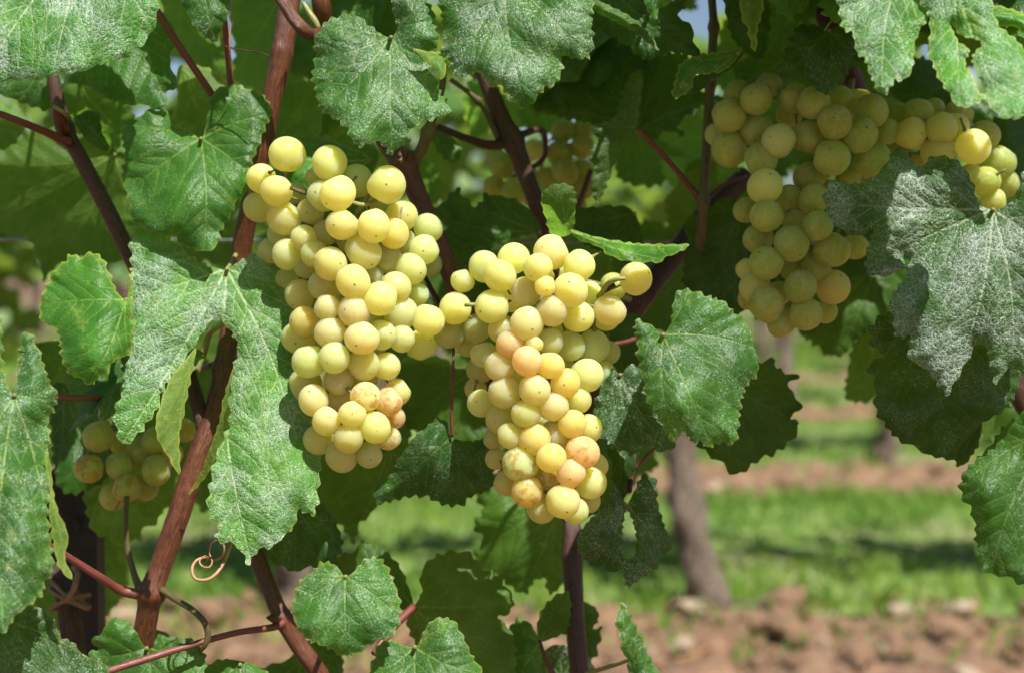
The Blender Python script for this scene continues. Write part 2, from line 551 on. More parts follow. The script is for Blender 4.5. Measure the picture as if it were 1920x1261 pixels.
def blade(outline, J, tips, seed, step=5.0, teeth=(17, 6.5), hole=None, under=False, sec=34.0, quilt=1.0):
    """2D blade -> dict with points, faces, vein/edge attributes, relief"""
    rs = np.random.RandomState(seed)
    J = np.array(J, float)
    poly = toothed(outline, J, rs, *teeth)
    holes = []
    if hole is not None:
        hp = toothed(hole, np.array([-1e4, 0]), rs, 11, 3.0)[::-1]
        holes.append(hp)
    lines = vein_lines(J, tips, poly, rs, sec)
    lo, hi = poly.min(0), poly.max(0)
    gx = np.arange(lo[0], hi[0], step); gy = np.arange(lo[1], hi[1], step * 0.866)
    X, Y = np.meshgrid(gx, gy)
    X = X + (np.arange(len(gy)) % 2)[:, None] * step * 0.5
    g = np.stack([X.ravel(), Y.ravel()], 1) + rs.uniform(-0.18, 0.18, (X.size, 2)) * step

    def keep_in(q, m):
        k = in_poly(poly, q)
        for h in holes: k &= ~in_poly(h, q)
        q2 = q[k]
        d = seg_dist(q2, poly)
        for h in holes: d = np.minimum(d, seg_dist(q2, h))
        kk = np.where(k)[0][d > m]
        return kk
    g = g[keep_in(g, step * 0.45)]
    vp, vv = [], []
    for q, w in lines:
        d = np.gradient(q, axis=0); d /= np.linalg.norm(d, axis=1)[:, None] + 1e-9
        pn = np.stack([-d[:, 1], d[:, 0]], 1)
        wv = np.clip(w / 2.2, 0.28, 1)
        for off, val in ((0, 1), (1, 0), (-1, 0)):
            vp.append(q + pn * ((w + 0.7) * off)[:, None])
            vv.append(wv * val)
    if vp:
        vp = np.concatenate(vp); vv = np.concatenate(vv)
        k = keep_in(vp, 1.5); vp, vv = vp[k], vv[k]
        # a vein shoulder must not sit on another vein
        dmin = np.full(len(g), 1e9)
        for q, w in lines:
            dmin = np.minimum(dmin, seg_dist(g, q, False))
        g = g[dmin > 3.2]
        cell = {}
        keep = []
        order = np.argsort(-vv, kind='stable')
        for i in order:
            c = (int(vp[i, 0] // 1.6), int(vp[i, 1] // 1.6))
            if c in cell: continue
            cell[c] = 1; keep.append(i)
        vp, vv = vp[keep], vv[keep]
    else:
        vp = np.zeros((0, 2)); vv = np.zeros(0)
    loops = [poly] + holes
    pts = np.concatenate(loops + [vp, g])
    vein = np.concatenate([np.zeros(sum(map(len, loops))), vv, np.zeros(len(g))])
    faces_in, b = [], 0
    for lp in loops:
        faces_in.append(list(range(b, b + len(lp)))); b += len(lp)
    edges_in = [(f[i], f[(i + 1) % len(f)]) for f in faces_in for i in range(len(f))]
    r = delaunay_2d_cdt([Vector(p) for p in pts], edges_in, [], 0, 1e-4)
    ov = np.array([tuple(v) for v in r[0]])
    orig = r[3]
    nv = np.array([max([vein[i] for i in o] or [0.0]) for o in orig])
    tri = np.array([f for f in r[2]])
    cen = ov[tri].mean(1)
    k = in_poly(poly, cen)
    for h in holes: k &= ~in_poly(h, cen)
    tri = tri[k]
    used = np.unique(tri)
    mp = -np.ones(len(ov), int); mp[used] = np.arange(len(used))
    ov, nv, tri = ov[used], nv[used], mp[tri]
    de = seg_dist(ov, poly)
    for h in holes: de = np.minimum(de, seg_dist(ov, h))
    dv = np.full(len(ov), 60.0)
    dp = np.full(len(ov), 1e3)
    for i, (q, w) in enumerate(lines):
        d = seg_dist(ov, q, False)
        dv = np.minimum(dv, d)
        if i < len(tips): dp = np.minimum(dp, d)
    edge = np.exp(-(de / 2.6) ** 2)
    rel = (1 - np.exp(-(dv / 11.0) ** 2)) * 0.0007 * quilt + (1 - np.exp(-(dp / 34.0) ** 2)) * 0.0024 * quilt
    rel -= nv * (0.00035 if not under else -0.0)
    if under: rel = -rel
    # undulation
    wv = np.zeros(len(ov))
    for _ in range(5):
        th = rs.uniform(0, 6.28); lam = rs.uniform(90, 260)
        wv += np.sin((ov[:, 0] * math.cos(th) + ov[:, 1] * math.sin(th)) / lam * 6.28 + rs.uniform(0, 6.28)) * lam / 260 * 0.0021
    ruf = np.zeros(len(ov))
    for _ in range(3):
        th = rs.uniform(0, 6.28); lam = rs.uniform(38, 70)
        ruf += np.sin((ov[:, 0] * math.cos(th) + ov[:, 1] * math.sin(th)) / lam * 6.28 + rs.uniform(0, 6.28))
    rel2 = wv + ruf * 0.00045 * np.exp(-de / 26.0)
    return dict(p=ov, tri=tri, vein=nv, edge=edge, de=de, rel=rel, wave=rel2)


def blade_mesh(name, b, V, flip=False):
    tri = b['tri']
    me = mesh(name, V, tri if not flip else tri[:, ::-1])
    for nm in ('vein', 'edge'):
        at = me.attributes.new(nm, 'FLOAT', 'POINT')
        at.data.foreach_set('value', b[nm].astype(np.float32))
    uvl = me.uv_layers.new(name='uv')
    li = np.empty(len(me.loops), dtype=np.int32)
    me.loops.foreach_get('vertex_index', li)
    uvl.data.foreach_set('uv', (b['p'][li] / 100.0).astype(np.float32).ravel())
    return me


LEAFN = [0]


def leaf(parent, outline, J, tips, d, tilt=(0.0, -0.45), res=0.35, yel=0.4, under=0.0, lum=1.0, fold=0.0, bow=0.0,
         droop=0.006, hole=None, teeth=(17, 6.5), step=5.0, sec=34.0, wave=1.0, quilt=1.0, label=None, name='leaf', pet=True, petmat='petiole_green', petdir=(0, 12), petlen=0.05):
    """a leaf whose blade passes through photo pixels at its own depth d (metres at J) with slopes, fold and bow"""
    LEAFN[0] += 1
    seed = LEAFN[0] * 7 + 3
    b = blade(outline, J, tips, seed, step, teeth, hole, under > 0.5, sec, quilt)
    s = d / F
    p = b['p']
    X = (p[:, 0] - J[0]) * s; Y = (p[:, 1] - J[1]) * s
    dep = d + tilt[0] * X + tilt[1] * Y
    tp = np.array(tips[0], float) - np.array(J, float); tp /= np.linalg.norm(tp)
    off = (X * -tp[1] + Y * tp[0])
    along = X * tp[0] + Y * tp[1]
    dep += fold * np.abs(off)                       # V fold along the midrib (positive: sides go back)
    dep += bow * along ** 2                         # arching along the midrib
    dep += droop * np.exp(-b['de'] / 22.0)          # margins bend back
    dep += b['wave'] * wave - b['rel']
    dep = np.maximum(dep, 0.35)
    V = P(p[:, 0], p[:, 1], dep)
    J3 = P(J[0], J[1], d)
    me = blade_mesh(name, b, V - J3, flip=True)
    o = link(name, me, parent, Vector(J3) - wloc(parent), M['leaf'])
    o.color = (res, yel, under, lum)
    if label: o['label'] = label
    if pet:
        c = [(J[0], J[1], d + 0.0012), (J[0] + petdir[0] * 0.15, J[1] + petdir[1] * 0.12, d + petlen * 0.35),
             (J[0] + petdir[0] * 0.5, J[1] + petdir[1] * 0.5, d + petlen * 0.75), (J[0] + petdir[0], J[1] + petdir[1], d + petlen)]
        c = [P(*q) for q in c]
        c = catmull(np.array(c) * 1000, 4) / 1000
        tube('petiole', c, np.linspace(0.0009, 0.0013, len(c)), o, M[petmat], 7, 0.03, seed)
    return o


# ------------------------------------------------------------------ the setting: ground, turf strips, sky line
ROWS = [2.62 + 2.0 * i for i in range(12)]          # distances of the rows of vines behind the near one


def build_ground():
    rs = np.random.RandomState(5)
    # soil sheet, finely wrinkled where it is near
    xs = np.concatenate([[-400, -60, -14], np.linspace(-4.5, 4.5, 180), [14, 60, 400]])
    ys = np.concatenate([[-60, -6], np.linspace(0.2, 9.4, 250), [12, 20, 60, 400]])
    X, Y = np.meshgrid(xs, ys)
    Z = np.zeros_like(X)
    near = (np.abs(X) < 4.4) & (Y > 0.3) & (Y < 9.3)
    n = np.zeros_like(X)
    for i in range(26):
        th = rs.uniform(0, 6.28); lam = rs.uniform(0.04, 0.22)
        n += np.sin((X * math.cos(th) + Y * math.sin(th)) / lam * 6.28 + rs.uniform(0, 6.28)) * lam ** 0.7
    n *= 0.012
    ridge = np.zeros_like(X)
    for r in [0.72] + ROWS:
        ridge = np.maximum(ridge, np.exp(-((Y - r + 0.33) / 0.38) ** 6))
    Z = np.where(near, ridge * (0.006 + n * 1.4 + rs.uniform(-.016, .016, X.shape)) - 0.006 * (1 - ridge), -0.006)
    V = np.stack([X.ravel(), Y.ravel(), Z.ravel()], 1)
    nx = len(xs)
    Fc = [(j * nx + i, j * nx + i + 1, (j + 1) * nx + i + 1, (j + 1) * nx + i) for j in range(len(ys) - 1) for i in range(nx - 1)]
    g = link('ground', mesh('ground', V, Fc), None, (0, 0, 0), M['soil'])
    g['kind'] = 'structure'
    g['label'] = 'bare reddish clay soil of the vineyard floor'
    # grassed alleys between the rows
    for i in range(len(ROWS)):
        y0, y1 = ROWS[i] + 0.03, ROWS[i] + 2.0 - 0.70
        xw = 4.5 + i * 1.2
        xs = np.linspace(-xw, xw, 90); ts = np.linspace(0, 1, 14)
        A = np.zeros((14, 90, 3))
        jit0 = np.cumsum(rs.randn(90)) * 0.02; jit1 = np.cumsum(rs.randn(90)) * 0.02
        jit0 = np.clip(jit0 - jit0.mean(), -.07, .07); jit1 = np.clip(jit1 - jit1.mean(), -.07, .07)
        for a, t in enumerate(ts):
            A[a, :, 0] = xs
            A[a, :, 1] = (y0 + jit0) * (1 - t) + (y1 + jit1) * t
            A[a, :, 2] = 0.004 + 0.02 * math.sin(t * math.pi) + rs.uniform(0, .006, 90)
        Fc = [(j * 90 + k, j * 90 + k + 1, (j + 1) * 90 + k + 1, (j + 1) * 90 + k) for j in range(13) for k in range(89)]
        s = link('grass_path', mesh('grass_path', A.reshape(-1, 3), Fc), None, (0, 0, 0), M['turf'])
        s['kind'] = 'structure'
    return g


GROUND = build_ground()


def build_grass():
    rs = np.random.RandomState(11)
    V, Fc, T = [], [], []
    dens = [(26000, 0.05, 0.0042, 3.0), (16000, 0.05, 0.005, 4.0), (10000, 0.05, 0.007, 5.0), (7000, 0.1, 0.010, 6.0), (5000, 0.1, 0.014, 7.0)]
    for i, (n, hh, ww, xw) in enumerate(dens):
        x = rs.uniform(-xw * 0.62, xw * 0.62, n)
        y = ROWS[i] + 0.0 + rs.rand(n) * (2.0 - 0.70)
        # tufts: jitter towards centres
        cx = rs.uniform(-xw * .62, xw * .62, 500); cy = ROWS[i] + .0 + rs.rand(500) * 1.32
        k = rs.randint(0, 500, n); m = rs.rand(n) < 0.55
        x = np.where(m, cx[k] + rs.randn(n) * 0.03, x); y = np.where(m, cy[k] + rs.randn(n) * 0.03, y)
        strag = rs.rand(n) < 0.06
        y = np.where(strag, ROWS[i] - rs.rand(n) ** 1.5 * 0.45 + (cy[k] % 0.05), y)
        h = hh * rs.uniform(0.35, 1.25, n)
        a = rs.uniform(0, 6.28, n); lean = rs.uniform(0.1, 0.9, n) * h
        la = rs.uniform(0, 6.28, n)
        w = ww * rs.uniform(.6, 1.3, n)
        tint = np.clip(rs.normal(.5, .25, n) + 0.25 * np.sin(x * 3 + i) * np.sin(y * 5), 0, 1)
        b0 = len(V)
        for j in range(n):
            dx, dy = math.cos(a[j]) * w[j], math.sin(a[j]) * w[j]
            lx, ly = math.cos(la[j]) * lean[j], math.sin(la[j]) * lean[j]
            V += [(x[j] - dx, y[j] - dy, 0.0), (x[j] + dx, y[j] + dy, 0.0), (x[j] + dx * .6 + lx * .4, y[j] + dy * .6 + ly * .4, h[j] * .6), (x[j] + lx, y[j] + ly, h[j])]
            b = b0 + 4 * j
            Fc += [(b, b + 1, b + 2), (b, b + 2, b + 3)]
            T += [tint[j]] * 4
    me = mesh('grass', V, Fc, False)
    at = me.attributes.new('tint', 'FLOAT', 'POINT')
    at.data.foreach_set('value', np.array(T, dtype=np.float32))
    g = link('grass', me, None, (0, 0, 0), M['grass'])
    g['kind'] = 'stuff'
    g['label'] = 'short sunlit grass growing in the alleys between vine rows'
    g['category'] = 'grass'


build_grass()


def build_clods():
    rs = np.random.RandomState(21)
    metas = []
    for k in range(6):
        import bmesh
        bm = bmesh.new()
        bmesh.ops.create_icosphere(bm, subdivisions=1, radius=1.0)
        for v in bm.verts:
            v.co *= rs.uniform(0.62, 1.15)
            v.co.z *= 0.62
        me = bpy.data.meshes.new('clod'); bm.to_mesh(me); bm.free()
        me.materials.append(M['clod'] if k < 4 else M['stone'])
        metas.append(me)
    for i in range(290):
        if i < 210:
            y = rs.uniform(2.02, 2.66); x = rs.uniform(-1.05, 1.05)
            s = rs.uniform(0.010, 0.036) * (1.35 if rs.rand() < .15 else 1)
        else:
            r = ROWS[1] if i < 255 else ROWS[2]
            y = r + rs.uniform(-0.65, 0.03); x = rs.uniform(-1.9, 1.9) * (1 if i < 255 else 1.4)
            s = rs.uniform(0.02, 0.05)
        me = metas[rs.randint(0, 4) if rs.rand() < .85 else rs.randint(4, 6)]
        o = link('clod' if me.materials[0] == M['clod'] else 'stone', me, GROUND, (x, y, s * .28 + 0.012))
        o.scale = (s * rs.uniform(.8, 1.4), s * rs.uniform(.8, 1.2), s * rs.uniform(.8, 1.1))
        o.rotation_euler = (rs.uniform(-.3, .3), rs.uniform(-.3, .3), rs.uniform(0, 6.28))


build_clods()


def build_prunings():
    rs = np.random.RandomState(61)
    metas = []
    for k in range(4):
        t = np.linspace(0, 1, 6)
        p = np.stack([t * 1.0, np.sin(t * 3 + k) * .06, np.sin(t * 5 + k) * .02], 1)
        V, TC, Fc = tube_mesh('twig', p, np.linspace(.030, .016, 6), 6, .1, k)
        me = mesh('twig', V, Fc)
        at = me.attributes.new('tc', 'FLOAT_VECTOR', 'POINT')
        at.data.foreach_set('vector', np.array(TC, dtype=np.float32).ravel())
        me.materials.append(M['tendril'] if k % 2 else M['far_bark'])
        metas.append(me)
    for i in range(60):
        y = rs.uniform(2.05, 2.75) if i < 45 else ROWS[1] + rs.uniform(-.6, 0)
        o = link('twig', metas[rs.randint(0, 4)], GROUND, (rs.uniform(-1.0, 1.0) * (1 if i < 45 else 1.8), y, .022))
        L = rs.uniform(.05, .20)
        o.scale = (L, L, L)
        o.rotation_euler = (0, rs.uniform(-.12, .12), rs.uniform(0, 6.28))


build_prunings()


# ------------------------------------------------------------------ vines of the rows behind
def template_outline(rs, R=100.0):
    """five-lobed vine leaf around its petiole junction, tip pointing to +y (down the page)"""
    ang = [0, 20, 33, 50, 62, 78, 96, 112, 128, 146, 160, 170]
    rad = [1.22, 0.95, 0.80, 1.00, 1.05, 0.86, 0.80, 0.90, 0.86, 0.70, 0.48, 0.22]
    pts = []
    k1 = rs.uniform(.9, 1.1); k2 = rs.uniform(.9, 1.1)
    for a, r in zip(ang, rad):
        t = math.radians(a); q = r * R * k1 * rs.uniform(.94, 1.06)
        pts.append((math.sin(t) * q, math.cos(t) * q))
    left = []
    for a, r in zip(ang[1:], rad[1:]):
        t = math.radians(a); q = r * R * k2 * rs.uniform(.94, 1.06)
        left.append((-math.sin(t) * q, math.cos(t) * q))
    return pts + [(0, 2)] + left[::-1], [(0, 112), (86, 58), (-86, 58), (74, -22), (-74, -22)]


def crown_mesh(seed, n, length, z0, z1, size, thick=0.17):
    rs = np.random.RandomState(seed)
    ang = np.radians([0, 28, 55, 85, 115, 150, 172, -172, -150, -115, -85, -55, -28])
    rad = np.array([1.2, .85, 1.05, .8, .92, .7, .15, .15, .7, .92, .8, 1.05, .85])
    base = np.stack([np.sin(ang) * rad, np.cos(ang) * rad, -np.abs(np.sin(ang) * rad) * 0.25 - (np.cos(ang) * rad > 0.9) * .15], 1)
    V, Fc, T = [], [], []
    # shoots: leaves gather along a few canes so that gaps open between them
    ns = max(4, int(length / 0.11))
    sx = rs.uniform(-length / 2, length / 2, ns)
    for i in range(n):
        s = rs.randint(0, ns)
        t = rs.rand() ** 0.8
        z = z0 + (z1 * (0.82 + 0.26 * abs(math.sin(s * 1.7 + seed))) - z0) * t
        x = sx[s] + rs.randn() * 0.055 + 0.12 * math.sin(s * 2.3) * t
        y = rs.randn() * thick * 0.5
        r = size * rs.uniform(.6, 1.2)
        out = 1 if y > 0 else -1
        if rs.rand() < .25: out = -out
        # leaf frame: tip mostly down, blade facing outwards and up
        e = Matrix.Rotation(rs.uniform(-.9, .9), 3, 'Z') @ Matrix.Rotation(rs.uniform(.2, 1.1) * out, 3, 'X') @ Matrix.Rotation(rs.uniform(-.6, .6), 3, 'Y')
        m = np.array(e)
        loc = np.array([base[:, 0], np.zeros(13) + base[:, 2] * -out, -base[:, 1]]).T * r
        w = loc @ m.T + (x, y, z)
        b = len(V)
        V += [(x, y, z)] + [tuple(q) for q in w]
        for j in range(13):
            if j == 6: continue
            Fc.append((b, b + 1 + j, b + 1 + (j + 1) % 13))
        tv = float(np.clip(rs.normal(.45, .25), 0, 1))
        T += [tv] * 14
    me = mesh('crown', V, Fc, False)
    at = me.attributes.new('tint', 'FLOAT', 'POINT')
    at.data.foreach_set('value', np.array(T, dtype=np.float32))
    me.materials.append(M['far_leaf'])
    return me


def far_vines():
    rs = np.random.RandomState(8)
    crowns = [crown_mesh(100 + k, 165, 0.80, 0.62, 1.10, 0.052) for k in range(4)]
    crowns_far = [crown_mesh(200 + k, 110, 0.86, 0.60, 1.12, 0.066) for k in range(3)]
    trunks = []
    for k in range(4):
        p = [(0, 0, -0.03), (0.004, 0, 0.02), (-0.012, .005, 0.14), (-0.030, 0.0, 0.30), (-0.030, -.01, 0.5), (-0.022, 0.01, 0.68), (-0.02, 0, 0.8)]
        p = np.array(p); p[1:, :2] += rs.randn(6, 2) * 0.006
        if k % 2: p[:, 0] *= -0.6
        c = catmull(p[:, [2, 0, 1]] * 1000, 25)[:, [1, 2, 0]] / 1000
        z = c[:, 2]
        r = 0.031 + 0.010 * np.exp(-(np.maximum(z, 0) / 0.07)) - 0.006 * np.clip(z, 0, 1) + 0.003 * np.sin(z * 40 + k)
        V, TC, Fc = tube_mesh('trunk', c, r, 18, 0.24, 31 + k)
        me = mesh('trunk', V, Fc)
        at = me.attributes.new('tc', 'FLOAT_VECTOR', 'POINT')
        at.data.foreach_set('vector', np.array(TC, dtype=np.float32).ravel())
        me.materials.append(M['far_bark'])
        trunks.append(me)
    ordn = ['first', 'second', 'third', 'fourth', 'fifth', 'sixth', 'seventh', 'eighth', 'ninth', 'tenth', 'eleventh', 'twelfth']
    known = {0: [0.358 + 0.0, -0.40, -1.18, 1.13], 1: [1.215], 2: [1.275]}
    far = []
    for i in range(9):
        d = ROWS[i]
        half = d * W / 2 / F + (0.55 if i < 3 else 4.0)
        if i == 0:
            xs = known[0]
        else:
            x0 = known.get(i, [rs.uniform(0, .8)])[0]
            xs = []
            x = x0
            while x > -half: x -= 0.80
            x += 0.80
            while x < half:
                xs.append(x + (rs.uniform(-.06, .06) if abs(x - x0) > .1 else 0)); x += 0.80
        if i >= 3:
            far += [(x, d) for x in xs]
            continue
        for j, x in enumerate(sorted(xs)):
            if i == 0:
                lab = {0.358: 'twisted grey vine trunk with leafy crown standing beyond the grapes on bare soil',
                       -0.40: 'blurred vine with pale trunk low behind the cane and heart-shaped leaves'}.get(round(x, 3), 'vine of the nearest row behind, trunk out of frame' + (' at the left' if x < 0 else ' at the right'))
            else:
                lab = 'blurred vine in the %s row behind, its trunk hidden by the near leaves' % ordn[i]
                if i == 1 and abs(x - 1.215) < .1: lab = 'vine with pale trunk in the second row behind, low right of the bunches'
                if i == 2 and abs(x - 1.275) < .1: lab = 'far thin vine trunk seen just below the shaded right bunch'
            t = thing('grapevine', lab, 'vine', (x, d, 0.0), 'vines in the rows behind')
            tr = link('trunk', trunks[0] if (i == 0 and abs(x - .358) < .01) else trunks[rs.randint(0, 4)], t)
            c = link('crown', (crowns if i < 2 else crowns_far)[rs.randint(0, 4 if i < 2 else 3)], t, (rs.uniform(-.05, .05), 0, rs.uniform(-.03, .03) - (.15 if i == 0 and x < -1 else 0)))
            c.rotation_euler = (0, 0, math.pi * rs.randint(0, 2))
            if not (i == 0 and abs(x - .358) < .01):
                tr.rotation_euler = (0, 0, rs.uniform(0, 6.28))
    # the rows further off read as one mass of green
    V, Fc, MI, T, TC = [], [], [], [], []
    nv = 0
    for x, d in far:
        for mi, me, off in ((0, crowns_far[rs.randint(0, 3)], (x, d, 0)), (1, trunks[rs.randint(0, 4)], (x, d, 0))):
            a = np.empty(len(me.vertices) * 3, np.float32); me.vertices.foreach_get('co', a)
            V.append(a.reshape(-1, 3) + np.array(off, np.float32))
            for p in me.polygons:
                Fc.append(tuple(q + nv for q in p.vertices)); MI.append(mi)
            b = np.zeros(len(me.vertices), np.float32)
            if mi == 0: me.attributes['tint'].data.foreach_get('value', b)
            T.append(b)
            c = np.zeros(len(me.vertices) * 3, np.float32)
            if mi == 1: me.attributes['tc'].data.foreach_get('vector', c)
            TC.append(c)
            nv += len(me.vertices)
    fm = mesh('far_vine_rows', np.concatenate(V), Fc, False)
    fm.attributes.new('tint', 'FLOAT', 'POINT').data.foreach_set('value', np.concatenate(T))
    fm.attributes.new('tc', 'FLOAT_VECTOR', 'POINT').data.foreach_set('vector', np.concatenate(TC))
    fm.materials.append(M['far_leaf']); fm.materials.append(M['far_bark'])
    fm.polygons.foreach_set('material_index', MI)
    fo = link('far_vine_rows', fm)
    fo['kind'] = 'stuff'
    fo['label'] = 'hazy green mass of vine rows far behind the grapes'
    fo['category'] = 'vine rows'


far_vines()


# ------------------------------------------------------------------ canes of the near vine
CANES = {}


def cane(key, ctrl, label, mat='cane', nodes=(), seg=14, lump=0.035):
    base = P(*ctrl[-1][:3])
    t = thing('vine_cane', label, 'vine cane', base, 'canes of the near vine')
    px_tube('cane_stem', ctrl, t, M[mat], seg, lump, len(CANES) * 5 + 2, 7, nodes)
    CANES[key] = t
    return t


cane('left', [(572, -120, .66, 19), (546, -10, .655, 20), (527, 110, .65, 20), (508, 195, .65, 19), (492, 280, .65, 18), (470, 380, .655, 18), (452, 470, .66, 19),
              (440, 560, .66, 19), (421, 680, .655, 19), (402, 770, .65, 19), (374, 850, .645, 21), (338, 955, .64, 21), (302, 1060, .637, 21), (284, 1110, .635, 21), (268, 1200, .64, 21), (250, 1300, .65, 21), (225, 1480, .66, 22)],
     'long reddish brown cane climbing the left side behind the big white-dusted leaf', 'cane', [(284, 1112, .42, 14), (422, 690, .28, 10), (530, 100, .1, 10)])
cane('slant', [(95, 120, .66, 10), (108, 190, .66, 13), (124, 245, .66, 14), (150, 295, .66, 15), (190, 370, .66, 15), (235, 462, .66, 15), (300, 590, .66, 14), (353, 700, .656, 14), (378, 785, .65, 14), (386, 835, .648, 13)],
     'dark brown cane slanting down from upper left to join the long cane', 'cane_dark', [(122, 240, .35, 14)])
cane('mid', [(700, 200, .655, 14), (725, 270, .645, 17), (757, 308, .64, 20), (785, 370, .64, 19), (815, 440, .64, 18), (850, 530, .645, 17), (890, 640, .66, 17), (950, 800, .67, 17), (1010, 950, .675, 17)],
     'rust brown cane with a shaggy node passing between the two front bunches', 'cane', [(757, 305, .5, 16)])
cane('back', [(890, 90, .70, 14), (912, 150, .70, 16), (940, 222, .70, 17), (962, 265, .70, 18), (985, 325, .70, 16), (1010, 395, .70, 16), (1030, 470, .71, 16)],
     'dark red cane running down in front of the shaded bunch at the back', 'cane_dark', [(962, 262, .3, 14)])
cane('thin', [(1330, -60, .68, 8), (1338, 40, .68, 8), (1338, 60, .68, 9), (1334, 120, .68, 8), (1332, 160, .68, 9), (1326, 260, .68, 9), (1318, 380, .68, 9), (1310, 480, .70, 10), (1290, 620, .74, 10)],
     'thin green-brown shoot hanging straight down beside the shaded bunch', 'cane_green', [(1338, 50, .45, 9), (1333, 158, .4, 9), (1318, 376, .5, 10)])
cane('right', [(1505, -80, .68, 20), (1533, -5, .675, 20), (1560, 55, .67, 20), (1588, 120, .68, 19), (1610, 180, .69, 19), (1650, 300, .70, 19), (1730, 480, .70, 19), (1880, 690, .70, 20), (1960, 820, .70, 20)],
     'dark brown cane rising out of the top of the shaded bunch', 'cane_dark')
cane('red', [(1400, 330, .76, 20), (1330, 395, .75, 20), (1255, 490, .74, 22), (1200, 560, .73, 23), (1150, 640, .74, 22), (1090, 800, .75, 20), (1060, 930, .74, 20)],
     'dark red cane slanting behind the lone grape of the middle bunch', 'cane_dark')
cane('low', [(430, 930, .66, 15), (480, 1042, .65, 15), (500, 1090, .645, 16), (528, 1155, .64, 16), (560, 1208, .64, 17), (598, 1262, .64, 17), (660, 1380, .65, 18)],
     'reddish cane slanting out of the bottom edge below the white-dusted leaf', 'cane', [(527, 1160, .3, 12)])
cane('stub', [(1070, 900, .70, 17), (1072, 985, .685, 17), (1073, 1050, .68, 18), (1078, 1150, .675, 18), (1086, 1262, .67, 19), (1095, 1420, .67, 20)],
     'upright dark stem with peeling bark under the middle bunch', 'cane_dark', [(1073, 1040, .12, 20)], 14, .06)


def stalk(key, name, ctrl, mat='petiole_red', nodes=(), seg=9, lump=.02):
    return px_tube(name, ctrl, CANES[key], M[mat], seg, lump, int(ctrl[0][0]) % 97, 6, nodes)


stalk('slant', 'petiole', [(-40, 200, .62, 7), (30, 225, .63, 7), (95, 252, .645, 8), (128, 268, .655, 10)])
stalk('left', 'petiole', [(270, -30, .63, 7), (300, 30, .635, 7), (345, 100, .64, 7), (398, 178, .65, 7)])
stalk('left', 'petiole', [(418, -30, .63, 6), (421, 40, .63, 6), (428, 110, .64, 6), (434, 180, .65, 6)])
stalk('left', 'tendril', [(432, -10, .62, 1.6), (433, 30, .62, 1.5), (430, 90, .62, 1.5), (437, 150, .63, 1.4)], 'tendril', seg=5)
stalk('left', 'tendril', [(420, 86, .62, 1.7), (440, 92, .62, 1.5), (475, 97, .615, 1.4), (500, 103, .61, 1.3), (506, 108, .61, .9)], 'cane_dark', seg=5)
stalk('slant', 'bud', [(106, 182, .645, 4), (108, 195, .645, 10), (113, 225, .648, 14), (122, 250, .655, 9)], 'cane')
stalk('slant', 'petiole', [(100, 200, .64, 4), (118, 210, .64, 4), (130, 222, .65, 5)], 'petiole_green')
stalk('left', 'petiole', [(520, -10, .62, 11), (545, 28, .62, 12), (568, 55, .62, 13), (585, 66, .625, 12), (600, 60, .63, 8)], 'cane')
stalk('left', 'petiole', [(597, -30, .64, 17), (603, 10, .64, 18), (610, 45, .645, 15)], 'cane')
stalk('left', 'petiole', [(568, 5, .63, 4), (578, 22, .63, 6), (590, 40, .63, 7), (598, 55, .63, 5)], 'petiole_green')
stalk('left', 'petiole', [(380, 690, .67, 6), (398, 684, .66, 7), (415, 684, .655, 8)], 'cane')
stalk('left', 'petiole', [(420, 605, .64, 5), (393, 625, .655, 6), (382, 660, .66, 7), (366, 700, .66, 7)], 'petiole_green')
stalk('slant', 'petiole', [(95, 744, .60, 6), (165, 745, .61, 6), (240, 742, .63, 6)])
stalk('left', 'petiole', [(85, 1018, .60, 7), (130, 1045, .61, 7), (185, 1080, .62, 8), (225, 1105, .63, 9), (262, 1114, .633, 10)])
stalk('left', 'petiole', [(237, 930, .645, 5), (236, 990, .64, 5), (240, 1030, .64, 6), (250, 1070, .638, 6), (262, 1104, .635, 8)], 'cane_green')
stalk('left', 'tendril', [(302, 1104, .632, 7), (325, 1120, .625, 6), (360, 1142, .615, 6), (383, 1165, .61, 6), (390, 1188, .61, 6), (385, 1208, .61, 5), (375, 1220, .612, 4)], 'cane_green')
stalk('left', 'tendril', [(434, 1018, .60, 3.2), (424, 1045, .595, 3.4), (408, 1072, .59, 3.4), (388, 1086, .588, 3.3), (366, 1084, .586, 3.2), (360, 1066, .588, 3), (368, 1050, .592, 2.8),
                          (386, 1044, .594, 2.6), (404, 1049, .592, 2.5), (418, 1040, .588, 2.2), (420, 1022, .586, 1.9), (410, 1011, .588, 1.8), (397, 1018, .592, 1.6), (393, 1038, .594, 1.6),
                          (398, 1052, .59, 1.6), (392, 1063, .586, 1.8), (378, 1060, .584, 1.8), (374, 1050, .586, 1.6), (384, 1041, .59, 1.5), (392, 1045, .592, 1.4), (386, 1052, .594, 1.2)], 'tendril', seg=7)
stalk('low', 'petiole', [(532, 1165, .637, 9), (512, 1175, .632, 7), (440, 1186, .62, 6), (340, 1214, .605, 6.5), (200, 1258, .59, 7), (120, 1285, .585, 7)])
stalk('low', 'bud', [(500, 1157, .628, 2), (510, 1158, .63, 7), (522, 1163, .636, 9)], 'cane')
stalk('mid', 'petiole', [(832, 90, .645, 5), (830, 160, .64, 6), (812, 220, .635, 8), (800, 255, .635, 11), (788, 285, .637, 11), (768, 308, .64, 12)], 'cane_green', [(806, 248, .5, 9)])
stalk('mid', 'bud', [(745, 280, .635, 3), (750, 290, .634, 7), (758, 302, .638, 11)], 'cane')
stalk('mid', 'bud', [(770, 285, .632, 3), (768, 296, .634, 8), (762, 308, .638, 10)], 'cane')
stalk('back', 'petiole', [(820, 238, .68, 6), (870, 258, .69, 7), (915, 272, .695, 9), (955, 268, .70, 11)], 'cane_dark')
